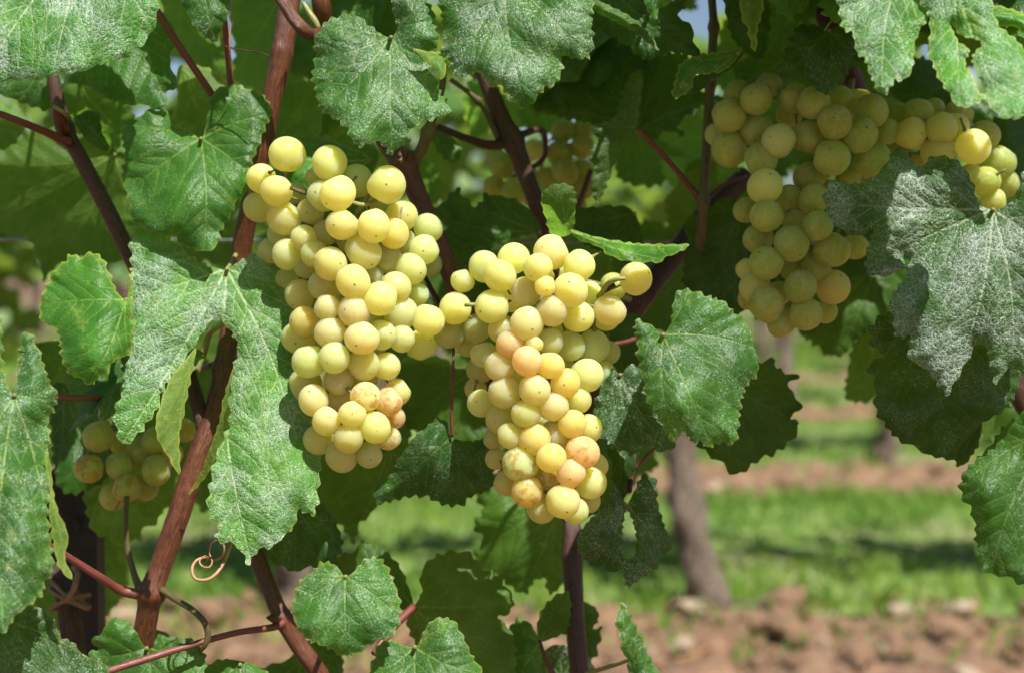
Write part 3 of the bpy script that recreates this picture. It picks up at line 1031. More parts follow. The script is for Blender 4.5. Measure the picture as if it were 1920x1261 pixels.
stalk('back', 'petiole', [(845, 150, .69, 4), (880, 175, .69, 5), (905, 200, .695, 5), (935, 262, .70, 6)], 'cane_green', [(896, 190, .8, 7)])
stalk('back', 'tendril', [(962, 258, .70, 9), (985, 250, .705, 7), (1008, 243, .71, 6), (1020, 250, .72, 6), (1022, 290, .73, 5), (1005, 310, .73, 5), (960, 330, .73, 4)], 'cane_dark')
stalk('thin', 'petiole', [(1195, 240, .655, 4), (1222, 268, .66, 5), (1262, 312, .67, 5), (1300, 358, .68, 6), (1316, 382, .68, 8)])
stalk('thin', 'petiole', [(1400, 330, .70, 3), (1360, 345, .69, 3), (1320, 378, .68, 4)], 'petiole_red')
stalk('red', 'petiole', [(1108, 320, .77, 6), (1092, 365, .765, 6), (1072, 420, .76, 6)])
stalk('red', 'petiole', [(1150, 645, .64, 4), (1175, 640, .65, 4), (1205, 630, .66, 5)])
stalk('mid', 'petiole', [(852, 600, .63, 3), (850, 665, .622, 2.8), (847, 740, .618, 2.8), (847, 818, .6195, 3.6)])
stalk('stub', 'petiole', [(700, 1225, .63, 6), (740, 1172, .64, 8), (775, 1137, .65, 8)])
stalk('stub', 'petiole', [(1012, 1200, .66, 3), (1022, 1230, .655, 4), (1048, 1280, .65, 5)])
stalk('stub', 'petiole', [(1195, 1230, .61, 3), (1160, 1243, .63, 4), (1100, 1262, .66, 5)], 'petiole_green')
stalk('stub', 'petiole', [(1180, 800, .665, 7), (1187, 850, .66, 7), (1180, 920, .635, 5)], 'cane_dark')
stalk('stub', 'petiole', [(1230, 838, .66, 3), (1205, 862, .66, 4), (1190, 880, .66, 5)])
stalk('mid', 'petiole', [(790, 505, .66, 4), (810, 545, .655, 5), (830, 580, .65, 5)], 'cane_dark')

# ------------------------------------------------------------------ trellis: wire, steel post, old trunk tied to it
wire = tube('trellis_wire', P(np.linspace(-700, 2700, 30), np.linspace(447, 458, 30), np.full(30, .785)), np.full(30, .00095), None, M['wire'], 7)
wire['label'] = 'thin grey trellis wire stretched level behind the leaves'
wire['category'] = 'wire'


def build_post():
    base = P(146, 1040, .74)
    t = thing('trellis_post', 'near-black upright trellis post at lower left behind the leaves', 'post', (base[0], base[1], 0.0))
    # rolled open profile: web with two returned flanges
    w, dp, th = 0.0100, 0.014, 0.0018
    prof = [(-w, 0), (w, 0), (w, dp), (w - .004, dp), (w - .004, dp - th), (w - th, dp - th), (w - th, th), (-w + th, th), (-w + th, dp - th), (-w + .004, dp - th), (-w + .004, dp), (-w, dp)]
    zs = np.linspace(-0.2, 0.565, 14)
    V = [(x, y, z) for z in zs for x, y in prof]
    n = len(prof)
    Fc = [(i * n + j, i * n + (j + 1) % n, (i + 1) * n + (j + 1) % n, (i + 1) * n + j) for i in range(len(zs) - 1) for j in range(n)]
    Fc.append(tuple(range((len(zs) - 1) * n, len(zs) * n)))
    link('post_profile', mesh('post_profile', V, Fc, False), t, (0, 0, 0), M['post'])
    for zz in (0.50, 0.42, 0.34):
        Vh = [(sx * .0022 * math.cos(a) , -0.0006, zz + .004 * math.sin(a)) for sx in (1,) for a in np.linspace(0, 6.283, 12, endpoint=False)]
        link('hook', mesh('hook', [(x, y, z) for x, y, z in Vh] + [(x * .5, -0.003, z) for x, y, z in Vh], [(i, (i + 1) % 12, 12 + (i + 1) % 12, 12 + i) for i in range(12)] + [tuple(range(12, 24))]), t, (0, 0, 0), M['post'])
    return t


build_post()
ob = P(140, 1230, .71)
old = thing('old_vine_trunk', 'dark brown old vine wood tied to the near-black post at lower left', 'vine trunk', (ob[0], ob[1], 0.0))
c = catmull([(96, 880, .73, 7), (100, 960, .725, 14), (108, 1050, .72, 17), (124, 1120, .71, 20), (136, 1200, .71, 22), (142, 1300, .71, 24), (150, 1600, .71, 34), (160, 2900, .71, 45)], 10)
tube('trunk', P(c[:, 0], c[:, 1], c[:, 2]), c[:, 3] * .71 / F, old, M['old_bark'], 16, .10, 4)
for k, (yy, dy) in enumerate(((1120, 18), (1128, -14), (1110, 30))):
    th = np.linspace(0, 2 * math.pi, 26)
    q = P(131 + 36 * np.cos(th), yy + dy * np.cos(th + .4), .715 + .0145 * np.sin(th))
    tube('twine', q, np.full(26, .0011), old, M['twine'], 6, .05, k)
q = P(np.array([125, 140, 146, 138]), np.array([1128, 1100, 1075, 1062]), np.array([.695, .692, .695, .70]))
tube('twine', catmull(q * 1000, 4) / 1000, np.full(len(catmull(q * 1000, 4)), .0014), old, M['twine'], 6, .05, 9)


# ------------------------------------------------------------------ leaves of the near vine, traced one by one
C = CANES
# --- top left
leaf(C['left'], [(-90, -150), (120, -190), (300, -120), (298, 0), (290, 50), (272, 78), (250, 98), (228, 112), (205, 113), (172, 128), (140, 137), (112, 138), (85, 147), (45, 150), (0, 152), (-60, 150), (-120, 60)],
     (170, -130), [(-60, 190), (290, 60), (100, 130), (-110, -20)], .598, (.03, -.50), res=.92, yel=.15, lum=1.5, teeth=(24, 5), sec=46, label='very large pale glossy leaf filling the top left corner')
leaf(C['left'], [(300, 20), (322, 45), (330, 62), (326, 90), (318, 105), (322, 130), (334, 160), (315, 172), (312, 207), (290, 205), (262, 194), (245, 198), (205, 186), (172, 166), (130, 148), (170, 60), (240, 0)],
     (255, 30), [(318, 205), (150, 150), (330, 90)], .645, (-.1, -.3), res=.15, yel=.2, lum=1.0, teeth=(20, 4))
leaf(C['slant'], [(-60, 130), (40, 120), (112, 138), (114, 180), (92, 206), (70, 203), (40, 192), (0, 178), (-60, 175)], (80, 120), [(20, 200), (100, 200), (-60, 150)], .67, (0, -.2), res=.35, yel=0, lum=.75, teeth=(20, 4))
leaf(C['left'], [(377, 260), (356, 247), (335, 236), (322, 216), (300, 207), (272, 209), (258, 222), (232, 224), (228, 256), (234, 290), (229, 330), (240, 372), (246, 410), (268, 426), (290, 441), (312, 440), (330, 447), (346, 461), (386, 472), (408, 458),
                 (414, 432), (434, 404), (440, 382), (476, 345), (470, 312), (486, 272), (497, 240), (511, 210), (492, 178), (470, 170), (450, 160), (426, 161), (405, 170), (393, 186), (390, 215), (384, 242)],
     (377, 260), [(383, 468), (258, 345), (472, 330), (235, 235), (495, 215)], .631, (.03, -.35), res=.14, yel=.5, lum=1.0, fold=.12, teeth=(17, 5), label='smooth mid-green heart-shaped leaf with crisp pale veins at upper left')
leaf(C['slant'], [(140, 226), (152, 212), (166, 208), (184, 212), (189, 232), (192, 250), (206, 278), (195, 284), (172, 272), (158, 258)], (205, 280), [(150, 215), (186, 215)], .645, (-.3, -.2), res=.12, yel=.2, lum=.7, teeth=(14, 2), pet=False)
leaf(C['slant'], [(-60, 270), (0, 282), (30, 268), (48, 246), (90, 240), (132, 244), (190, 268), (242, 300), (250, 400), (246, 480), (190, 492), (150, 482), (105, 500), (82, 526), (77, 500), (64, 470), (55, 450), (30, 440), (0, 436), (-60, 420)],
     (215, 290), [(-40, 430), (-50, 300), (90, 510), (235, 480)], .72, (.1, .5), res=.0, yel=.1, under=.55, lum=.9, teeth=(22, 6), sec=44, label='large dull green leaf hanging in shade behind the slanting cane')
leaf(C['slant'], [(-50, 175), (0, 190), (45, 205), (50, 240), (30, 268), (0, 300), (-50, 330)], (-30, 180), [(20, 280), (45, 220)], .78, (0, -.2), res=0, yel=.3, under=.3, lum=1.1, teeth=(20, 5))
leaf(C['left'], [(115, 165), (175, 158), (215, 180), (250, 215), (258, 240), (230, 262), (215, 290), (180, 262), (150, 235), (120, 215)], (150, 160), [(240, 260), (170, 250)], .70, (0, .75), res=.0, yel=.2, under=.4, lum=1.0, teeth=(20, 5))
# dusty blue leaf and backlit leaves behind the top left
leaf(C['left'], [(325, -40), (400, -60), (432, -30), (430, 15), (424, 40), (412, 56), (404, 80), (380, 66), (362, 48), (350, 20), (335, 0)], (375, -70), [(404, 78), (428, 10), (340, 10)], .62, (0, -.3), res=.55, yel=.1, lum=.75, teeth=(15, 4))
leaf(C['left'], [(300, -20), (345, -20), (372, 60), (410, 85), (420, 60), (428, 160), (395, 170), (380, 150), (358, 130), (345, 110), (320, 60)], (340, -40), [(410, 150), (330, 90)], .72, (0, .75), res=0, yel=.2, under=.6, lum=1.3, teeth=(20, 5))
leaf(C['left'], [(335, 126), (352, 122), (395, 130), (430, 158), (440, 200), (410, 245), (382, 262), (350, 250), (322, 225), (333, 190), (330, 160)], (340, 128), [(395, 250), (430, 180), (330, 215)], .68, (0, -.1), res=.03, yel=.9, under=.7, lum=1.1, teeth=(16, 4), pet=False, label='yellowing backlit leaf above the heart-shaped leaf')
leaf(C['left'], [(425, -40), (550, -40), (548, 40), (535, 110), (520, 180), (505, 200), (480, 170), (450, 158), (436, 150), (440, 90), (430, 30)], (540, -30), [(440, 140), (510, 190), (430, 10)], .74, (0, .75), res=0, yel=.2, under=.7, lum=1.15, teeth=(22, 5), sec=50)
leaf(C['left'], [(470, 280), (505, 240), (520, 205), (528, 165), (560, 150), (585, 156), (600, 170), (604, 230), (590, 262), (540, 270)], (500, 290), [(585, 165), (600, 235)], .74, (0, .75), res=.0, yel=.5, under=.5, lum=1.0, teeth=(20, 5))
# --- mid left
leaf(C['slant'], [(236, 562), (218, 545), (205, 512), (190, 482), (172, 474), (152, 481), (132, 477), (122, 490), (100, 510), (92, 526), (80, 550), (74, 575), (78, 602), (96, 610), (112, 634), (115, 668), (130, 700), (150, 708), (168, 722), (186, 708), (200, 700),
                  (210, 680), (226, 668), (240, 666), (248, 640), (251, 612), (246, 588), (250, 550), (246, 505), (241, 540)],
     (236, 562), [(168, 718), (85, 570), (240, 655), (175, 480)], .60, (.15, -.4), res=.10, yel=.85, lum=1.25, fold=.1, teeth=(15, 5), label='bright green toothed leaf with pale nicks beside the white-dusted leaf')
BIG = leaf(C['left'], [(425, 505), (396, 500), (365, 486), (332, 458), (304, 432), (276, 424), (252, 424), (245, 468), (249, 520), (247, 600), (246, 650), (232, 700), (226, 740), (214, 770), (218, 802), (231, 833), (256, 816), (276, 792), (292, 770),
                       (304, 735), (325, 700), (352, 664), (370, 640), (386, 612), (404, 600), (420, 606), (438, 628), (446, 654), (436, 700), (430, 760), (428, 800), (408, 846), (392, 915), (393, 968), (410, 985), (405, 1010), (440, 1020), (458, 1042),
                       (468, 1057), (482, 1030), (510, 1025), (530, 1006), (552, 985), (560, 956), (590, 962), (598, 900), (602, 860), (592, 815), (575, 750), (563, 690), (556, 640), (550, 590), (535, 550), (515, 518), (495, 490), (475, 477), (445, 492)],
           (425, 505), [(470, 1050), (231, 828), (250, 560), (520, 530), (556, 820)], .626, (.10, -.34), res=.88, yel=.25, under=.12, lum=1.75, fold=.06, droop=.004, teeth=(22, 6), sec=40, quilt=1.1, bow=-.2, wave=.4,
           label='largest leaf, two long lobes heavily dusted white, beside the left bunch', petdir=(50, -80))
leaf(C['left'], [(368, 652), (352, 668), (325, 700), (310, 730), (300, 760), (292, 790), (296, 822), (312, 850), (322, 866), (335, 890), (338, 860), (336, 820), (345, 772), (355, 722), (363, 682)], (366, 655), [(334, 885), (300, 800)], .605, (.9, -.12), res=.25, yel=.9, under=1, lum=1.35, teeth=(20, 2.5), pet=False, name='leaf_margin', wave=.3, droop=.001)
leaf(C['left'], [(438, 690), (432, 760), (430, 800), (410, 848), (388, 890), (354, 926), (378, 880), (397, 830), (412, 785), (418, 750), (428, 715)], (436, 695), [(356, 924)], .612, (-.9, -.12), res=.2, yel=.7, under=1, lum=1.35, teeth=(20, 2), pet=False, name='leaf_margin', wave=.3, droop=.001)
leaf(C['slant'], [(27, 740), (16, 724), (5, 690), (2, 600), (-20, 580), (-70, 620), (-150, 750), (-130, 1000), (-60, 1160), (0, 1188), (22, 1165), (34, 1148), (60, 1130), (80, 1110), (86, 1086), (100, 1070), (96, 1020), (90, 962), (93, 905), (86, 868), (94, 820), (90, 790),
                  (108, 745), (92, 712), (82, 682), (70, 650), (55, 622), (42, 628), (36, 660), (33, 700)],
     (27, 740), [(5, 1180), (92, 1000), (100, 750), (-100, 900), (55, 640)], .55, (.20, -.38), res=.62, yel=.55, lum=1.05, fold=.25, teeth=(18, 6), sec=44, label='bluish white-dusted leaf cut by the left edge of the picture')
leaf(C['slant'], [(84, 845), (95, 868), (100, 920), (110, 960), (124, 988), (128, 1018), (121, 1040), (136, 1087), (112, 1064), (102, 1030), (96, 990), (90, 930)], (86, 850), [(134, 1082)], .545, (.6, -.15), res=.15, yel=.7, under=1, lum=1.3, teeth=(22, 3), pet=False, name='leaf_margin', wave=.3, droop=.001)
leaf(C['slant'], [(60, 650), (85, 640), (110, 640), (122, 660), (112, 700), (90, 718), (75, 690)], (70, 645), [(110, 690), (85, 710)], .67, (0, .75), res=0, yel=.7, under=.4, lum=.9, teeth=(14, 3))
leaf(C['slant'], [(100, 720), (160, 725), (210, 690), (245, 670), (250, 760), (235, 850), (190, 905), (130, 925), (105, 900), (96, 800)], (120, 730), [(180, 900), (240, 800), (110, 880)], .70, (0, -.2), res=.1, yel=0, lum=.7, teeth=(18, 5))
leaf(C['slant'], [(230, 690), (260, 660), (330, 650), (420, 700), (430, 800), (420, 920), (380, 960), (350, 900), (300, 880), (250, 800)], (300, 650), [(400, 930), (290, 860)], .76, (0, .75), res=0, yel=.1, under=.4, lum=1.0, teeth=(18, 5))
leaf(C['left'], [(160, 905), (200, 885), (300, 865), (338, 900), (318, 950), (305, 955), (290, 985), (270, 985), (262, 1010), (240, 1012), (222, 1024), (200, 1005), (178, 1000), (163, 960)], (200, 880), [(240, 1012), (310, 950), (170, 980)], .72, (0, -.2), res=0, yel=.3, under=.5, lum=1.45, teeth=(16, 5), label='backlit yellow-green leaf under the small shaded bunch')
leaf(C['left'], [(160, 985), (235, 1005), (240, 1070), (236, 1110), (212, 1140), (195, 1160), (170, 1178), (160, 1100)], (165, 985), [(175, 1170), (235, 1090)], .76, (0, .75), res=.05, yel=.7, under=.5, lum=1.2, teeth=(16, 4))
leaf(C['left'], [(55, 1080), (110, 1090), (125, 1130), (115, 1185), (80, 1160), (60, 1130)], (70, 1080), [(110, 1180)], .77, (0, .75), res=0, yel=.8, under=.4, lum=1.0, teeth=(16, 4))
# --- bottom left
leaf(C['left'], [(-70, 1130), (-20, 1150), (22, 1146), (58, 1133), (80, 1142), (96, 1158), (108, 1172), (109, 1190), (138, 1204), (156, 1226), (200, 1246), (200, 1300), (60, 1350), (-90, 1330)], (-30, 1150), [(200, 1255), (60, 1330), (80, 1150)], .555, (.1, -.2), res=.50, yel=.45, lum=.62, teeth=(17, 5), label='dark blue-green leaf in the bottom left corner')
leaf(C['left'], [(275, 1214), (262, 1196), (250, 1176), (230, 1158), (205, 1164), (190, 1186), (170, 1200), (184, 1215), (165, 1226), (175, 1252), (196, 1310), (260, 1360), (340, 1330), (383, 1260), (385, 1232), (368, 1206), (345, 1195), (315, 1204), (290, 1212)],
     (275, 1214), [(280, 1340), (180, 1230), (380, 1230)], .615, (0, -.4), res=.25, yel=.2, lum=1.0, teeth=(17, 5))
leaf(C['left'], [(270, 1180), (285, 1176), (320, 1190), (350, 1205), (330, 1230), (280, 1225)], (275, 1185), [(345, 1206)], .66, (0, -.1), res=.0, yel=.1, lum=.8, teeth=(18, 3), pet=False)
leaf(C['low'], [(380, 1258), (412, 1236), (450, 1238), (490, 1252), (520, 1290), (450, 1340), (390, 1320)], (450, 1245), [(450, 1330), (390, 1280)], .62, (0, -.3), res=.05, yel=.2, lum=1.0, teeth=(17, 4))
leaf(C['low'], [(480, 1262), (545, 1232), (560, 1205), (600, 1200), (640, 1225), (640, 1262), (600, 1340), (500, 1330)], (570, 1215), [(560, 1330), (640, 1240)], .69, (0, -.3), res=.1, yel=.1, lum=.8, teeth=(17, 4))
# --- bottom centre
leaf(C['low'], [(648, 1080), (636, 1066), (622, 1055), (602, 1054), (586, 1070), (566, 1085), (556, 1105), (547, 1134), (553, 1160), (561, 1182), (582, 1200), (616, 1214), (650, 1230), (684, 1216), (692, 1205), (736, 1191), (748, 1166), (751, 1130), (742, 1100), (735, 1080), (718, 1050),
                (700, 1044), (682, 1049), (666, 1068)], (648, 1080), [(652, 1222), (560, 1130), (742, 1150), (590, 1070), (715, 1060)], .575, (0, -.45), res=.42, yel=.55, lum=1.05, teeth=(15, 5), label='small round heart-shaped leaf speckled white at the bottom centre')
leaf(C['stub'], [(778, 1212), (762, 1210), (732, 1199), (708, 1209), (702, 1232), (692, 1265), (720, 1350), (800, 1380), (880, 1340), (908, 1268), (886, 1230), (872, 1200), (862, 1180), (846, 1160), (815, 1159), (797, 1178), (786, 1203)],
     (778, 1212), [(800, 1370), (705, 1260), (895, 1260), (845, 1170)], .575, (0, -.4), res=.38, yel=.5, lum=1.1, teeth=(16, 5), label='bright heart-shaped leaf cut by the bottom edge')
leaf(C['stub'], [(775, 1137), (790, 1112), (790, 1072), (808, 1047), (840, 1034), (870, 1034), (892, 1046), (902, 1062), (930, 1075), (946, 1095), (962, 1120), (956, 1148), (935, 1156), (960, 1186), (966, 1262), (940, 1340), (870, 1350), (830, 1280), (785, 1215), (766, 1180), (763, 1155)],
     (775, 1137), [(955, 1130), (930, 1300), (815, 1050), (790, 1200)], .65, (-.1, -.15), res=.10, yel=.1, under=.55, lum=.8, teeth=(20, 6), sec=38, label='dull underside of a leaf with pale ribs, right of the round heart-shaped leaf')
leaf(C['stub'], [(774, 1134), (764, 1095), (750, 1062), (722, 1032), (690, 1018), (676, 1014), (672, 1028), (640, 1040), (622, 1052), (640, 1090), (700, 1130), (750, 1142)], (774, 1134), [(640, 1050), (700, 1025)], .66, (.1, -.1), res=.05, yel=.05, under=.3, lum=.65, teeth=(17, 5))
leaf(C['mid'], [(847, 818), (838, 792), (820, 784), (800, 800), (780, 814), (760, 842), (742, 868), (735, 890), (704, 910), (710, 942), (762, 931), (800, 930), (830, 945), (866, 946), (882, 930), (910, 921), (926, 905), (922, 850), (914, 822), (880, 826)],
     (847, 818), [(712, 930), (860, 940), (920, 870), (815, 790)], .62, (.05, -.12), res=.30, yel=.25, lum=.6, fold=.35, teeth=(15, 5), pet=False, label='dark shiny folded leaf hanging from a thin stalk between the front bunches')
leaf(C['mid'], [(540, 810), (640, 770), (765, 775), (757, 860), (735, 890), (712, 910), (702, 955), (672, 985), (664, 1018), (645, 990), (612, 965), (560, 900)], (740, 780), [(660, 1010), (570, 890), (700, 950)], .73, (0, -.2), res=.0, yel=.1, under=.3, lum=.85, teeth=(17, 6))
leaf(C['low'], [(490, 1040), (520, 1056), (552, 1071), (576, 1063), (610, 1060), (636, 1040), (642, 1015), (630, 980), (606, 945), (590, 930), (540, 940), (500, 1000)], (560, 930), [(555, 1066), (635, 1020), (500, 1030)], .655, (0, -.3), res=.35, yel=.05, lum=.55, teeth=(17, 5))
leaf(C['stub'], [(890, 912), (905, 955), (888, 982), (906, 1010), (888, 1040), (905, 1062), (930, 1076), (962, 1102), (986, 1112), (1000, 1090), (1020, 1082), (1030, 1112), (1056, 1090), (1066, 980), (1010, 930), (950, 880)], (1050, 940), [(985, 1105), (895, 1040), (895, 920), (1040, 1090)], .73, (0, -.2), res=0, yel=.0, under=.3, lum=.85, teeth=(15, 6))
leaf(C['mid'], [(745, 690), (800, 680), (860, 690), (920, 700), (925, 760), (920, 830), (860, 845), (790, 815), (758, 790), (750, 740)], (900, 690), [(770, 800), (860, 840), (755, 700)], .73, (0, -.2), res=0, yel=.1, under=.3, lum=.7, teeth=(17, 5))
leaf(C['mid'], [(745, 690), (770, 668), (830, 670), (845, 690), (800, 702), (785, 722), (755, 718)], (745, 690), [(840, 685)], .77, (0, .75), res=0, yel=.1, under=.5, lum=1.4, teeth=(15, 5), pet=False)
# --- top centre
leaf(C['mid'], [(733, 70), (716, 65), (690, 46), (662, 24), (640, 30), (618, 36), (600, 55), (588, 80), (592, 110), (585, 140), (592, 172), (602, 205), (630, 225), (650, 240), (655, 256), (674, 276), (690, 270), (710, 266), (735, 291), (746, 275), (766, 270), (772, 242), (800, 226), (842, 214),
                (838, 190), (825, 170), (812, 140), (800, 108), (822, 78), (816, 50), (812, 20), (792, -12), (762, -22), (736, 0), (739, 30), (744, 55)],
     (733, 70), [(735, 285), (600, 110), (825, 200), (625, 40), (790, 10), (605, 200)], .60, (0, -.36), res=.62, yel=.30, lum=1.0, fold=.08, teeth=(16, 6), label='upright toothed leaf speckled white at top centre left')
leaf(C['mid'], [(775, 92), (800, 96), (832, 100), (838, 118), (834, 140), (826, 150), (812, 128), (795, 112)], (775, 92), [(832, 135)], .588, (.1, -.5), res=.15, yel=1.0, under=.6, lum=1.1, teeth=(14, 3), pet=False, name='leaf_margin')
leaf(C['mid'], [(600, 20), (640, -60), (740, -60), (745, 60), (740, 80), (700, 90), (640, 80)], (740, -40), [(640, 60), (740, 70)], .66, (0, -.1), res=.0, yel=.0, lum=.6, teeth=(16, 4))
leaf(C['back'], [(815, -40), (826, 20), (832, 60), (830, 92), (850, 130), (862, 146), (900, 138), (916, 160), (936, 160), (960, 186), (986, 203), (1010, 180), (1022, 165), (1040, 160), (1056, 126), (1052, 106), (1085, 111), (1105, 106), (1113, 70), (1106, 36), (1113, 12), (1095, -40), (1020, -110), (890, -110)],
     (945, -50), [(985, 195), (850, 120), (1100, 100), (835, -20), (1100, -30)], .60, (0, -.36), res=.68, yel=.3, lum=.95, fold=.10, teeth=(16, 6), label='broad leaf speckled white at the top between the bunches')
leaf(C['thin'], [(1100, -30), (1160, -60), (1280, -40), (1284, 14), (1270, 30), (1298, 50), (1300, 76), (1316, 112), (1262, 98), (1212, 112), (1170, 82), (1130, 60), (1106, 30)], (1130, -40), [(1310, 108), (1280, 20), (1150, 60)], .625, (0, -.1), res=.1, yel=.1, lum=.5, teeth=(17, 5))
leaf(C['thin'], [(1100, -10), (1130, 5), (1180, 30), (1210, 55), (1236, 94), (1215, 80), (1180, 55), (1130, 30), (1105, 12)], (1102, 0), [(1234, 90)], .605, (.1, -.5), res=.1, yel=.2, under=.3, lum=.9, teeth=(17, 2), pet=False, name='leaf_margin')
leaf(C['thin'], [(1205, -40), (1262, -40), (1262, 0), (1240, 15), (1225, 38), (1210, 10)], (1240, -40), [(1226, 34)], .59, (0, -.4), res=.45, yel=.1, lum=1.2, teeth=(15, 4))
leaf(C['back'], [(1000, 200), (1040, 160), (1072, 120), (1100, 108), (1132, 70), (1180, 95), (1205, 105), (1208, 150), (1200, 240), (1152, 240), (1110, 232), (1076, 226)], (1196, 238), [(1010, 200), (1110, 110), (1180, 100)], .72, (0, -.2), res=0, yel=.15, under=.25, lum=.75, teeth=(16, 5))
leaf(C['thin'], [(1197, 240), (1195, 150), (1230, 105), (1290, 105), (1315, 170), (1356, 183), (1312, 200), (1285, 220), (1270, 236), (1286, 256), (1250, 246), (1225, 262)], (1198, 242), [(1350, 184), (1240, 110), (1282, 254)], .73, (0, -.2), res=0, yel=.05, under=.2, lum=.7, teeth=(16, 5))
leaf(C['thin'], [(1195, 240), (1200, 190), (1206, 142), (1192, 132), (1168, 168), (1152, 218), (1110, 240), (1121, 262), (1105, 290), (1116, 320), (1110, 358), (1121, 383), (1140, 340), (1162, 282), (1182, 256)], (1195, 240), [(1118, 375), (1195, 140), (1112, 245)], .65, (.5, -.15), res=.25, yel=.05, under=.5, lum=.5, teeth=(15, 4), pet=False, label='grey-green leaf folded lengthwise on a red stalk in the shade')
leaf(C['thin'], [(1197, 242), (1226, 256), (1252, 270), (1286, 292), (1240, 300), (1246, 340), (1225, 350), (1190, 346), (1158, 332), (1160, 280)], (1198, 244), [(1280, 290), (1225, 345), (1165, 330)], .78, (0, .75), res=0, yel=.1, under=.4, lum=.9, teeth=(16, 5))
leaf(C['thin'], [(1222, 268), (1262, 226), (1300, 215), (1345, 240), (1392, 330), (1390, 375), (1330, 392), (1280, 360), (1240, 330)], (1385, 260), [(1240, 320), (1380, 380), (1240, 250)], .86, (0, .75), res=0, yel=.1, under=.5, lum=1.25, teeth=(18, 5))
leaf(C['back'], [(1000, 190), (1035, 200), (1075, 228), (1060, 250), (1000, 245), (970, 215), (985, 195)], (1000, 190), [(1060, 245)], .80, (0, .75), res=0, yel=.2, under=.6, lum=1.4, teeth=(16, 4), pet=False)
leaf(C['thin'], [(1262, 184), (1266, 150), (1278, 118), (1310, 104), (1350, 97), (1378, 94), (1384, 106), (1362, 130), (1335, 138), (1304, 142), (1294, 170)], (1384, 100), [(1266, 180), (1290, 112)], .62, (0, -.4), res=.15, yel=.7, lum=1.05, teeth=(13, 3.5))
leaf(C['thin'], [(1384, 104), (1398, 96), (1375, 125), (1345, 145), (1320, 165), (1290, 185), (1300, 145), (1335, 138), (1362, 130)], (1394, 98), [(1295, 180)], .63, (0, .2), res=.3, yel=.0, under=.5, lum=.45, teeth=(15, 2), pet=False, name='leaf_margin')
leaf(C['mid'], [(478, 284), (505, 268), (545, 258), (585, 250), (618, 262), (640, 268), (690, 269), (712, 290), (690, 340), (600, 395), (545, 360), (500, 330)], (700, 300), [(485, 284), (580, 255), (560, 360)], .69, (0, -.5), res=.05, yel=.45, lum=1.15, teeth=(18, 5))
leaf(C['mid'], [(780, 310), (800, 300), (826, 330), (830, 365), (805, 385), (785, 350)], (790, 305), [(822, 370)], .75, (0, .75), res=0, yel=.1, under=.4, lum=1.2, teeth=(15, 4))
leaf(C['mid'], [(808, 250), (840, 250), (866, 285), (852, 305), (825, 290)], (812, 250), [(855, 300)], .70, (0, -.2), res=.1, yel=.1, lum=.8, teeth=(15, 4))
leaf(C['back'], [(800, 400), (815, 388), (832, 380), (846, 362), (861, 354), (872, 374), (895, 386), (912, 364), (940, 370), (962, 372), (990, 392), (1014, 432), (970, 445), (920, 470), (870, 500), (830, 490), (805, 440)], (1012, 434), [(806, 400), (865, 365), (840, 480), (940, 375)], .675, (0, -.25), res=.10, yel=.1, lum=.55, teeth=(19, 6), label='dark shaded leaf above the middle bunch')
leaf(C['back'], [(1036, 442), (1022, 405), (1014, 372), (1028, 350), (1056, 344), (1078, 356), (1079, 390), (1072, 436)], (1060, 442), [(1045, 350), (1070, 360)], .62, (.2, .75), res=.30, yel=.25, under=.6, lum=1.0, teeth=(14, 3), pet=False)
leaf(C['back'], [(1070, 430), (1110, 442), (1180, 455), (1250, 458), (1292, 459), (1272, 474), (1252, 480), (1240, 491), (1180, 490), (1146, 481), (1120, 462), (1085, 450)], (1072, 434), [(1285, 461), (1240, 486)], .60, (.1, -1.1), res=.06, yel=.4, lum=1.35, teeth=(18, 3), pet=False, label='bright green leaf seen edge-on above the middle bunch')
leaf(C['red'], [(1075, 395), (1120, 388), (1180, 390), (1205, 440), (1200, 470), (1120, 470), (1080, 440)], (1190, 400), [(1080, 420), (1140, 465)], .70, (0, -.2), res=.1, yel=0, lum=.45, teeth=(18, 5))
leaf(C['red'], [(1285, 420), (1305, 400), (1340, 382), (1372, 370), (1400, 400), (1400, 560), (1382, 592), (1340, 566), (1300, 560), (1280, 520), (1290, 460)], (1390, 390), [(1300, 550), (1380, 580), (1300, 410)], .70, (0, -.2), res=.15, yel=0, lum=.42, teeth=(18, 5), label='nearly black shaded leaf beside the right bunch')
leaf(C['red'], [(1150, 470), (1220, 465), (1290, 480), (1300, 560), (1260, 620), (1190, 600), (1160, 540)], (1280, 470), [(1180, 590), (1270, 610), (1160, 480)], .79, (0, -.2), res=0, yel=0, under=.2, lum=.65, teeth=(18, 5))
# --- top right
leaf(C['right'], [(1388, -40), (1432, -40), (1430, 20), (1420, 55), (1418, 97), (1408, 84), (1400, 50), (1390, 32)], (1420, -60), [(1416, 92)], .60, (.5, -.2), res=.10, yel=1.0, under=1, lum=1.25, teeth=(18, 3), label='pale yellow leaf tip pointing down at the top')
leaf(C['right'], [(1355, -30), (1395, -40), (1440, -20), (1440, 80), (1425, 112), (1400, 100), (1372, 70), (1362, 30)], (1380, -40), [(1420, 105), (1435, 20)], .66, (0, -.1), res=.05, yel=.1, lum=.6, teeth=(16, 4))
leaf(C['right'], [(1420, -40), (1520, -40), (1540, 40), (1545, 90), (1500, 110), (1470, 140), (1440, 130), (1420, 60)], (1525, -10), [(1430, 110), (1420, 0), (1500, 110)], .73, (0, .75), res=0, yel=.2, under=.4, lum=1.0, teeth=(18, 5))
leaf(C['right'], [(1380, 120), (1440, 100), (1480, 110), (1470, 150), (1420, 170), (1385, 165)], (1480, 105), [(1390, 160)], .72, (0, -.2), res=.1, yel=.2, under=.2, lum=.8, teeth=(18, 5))
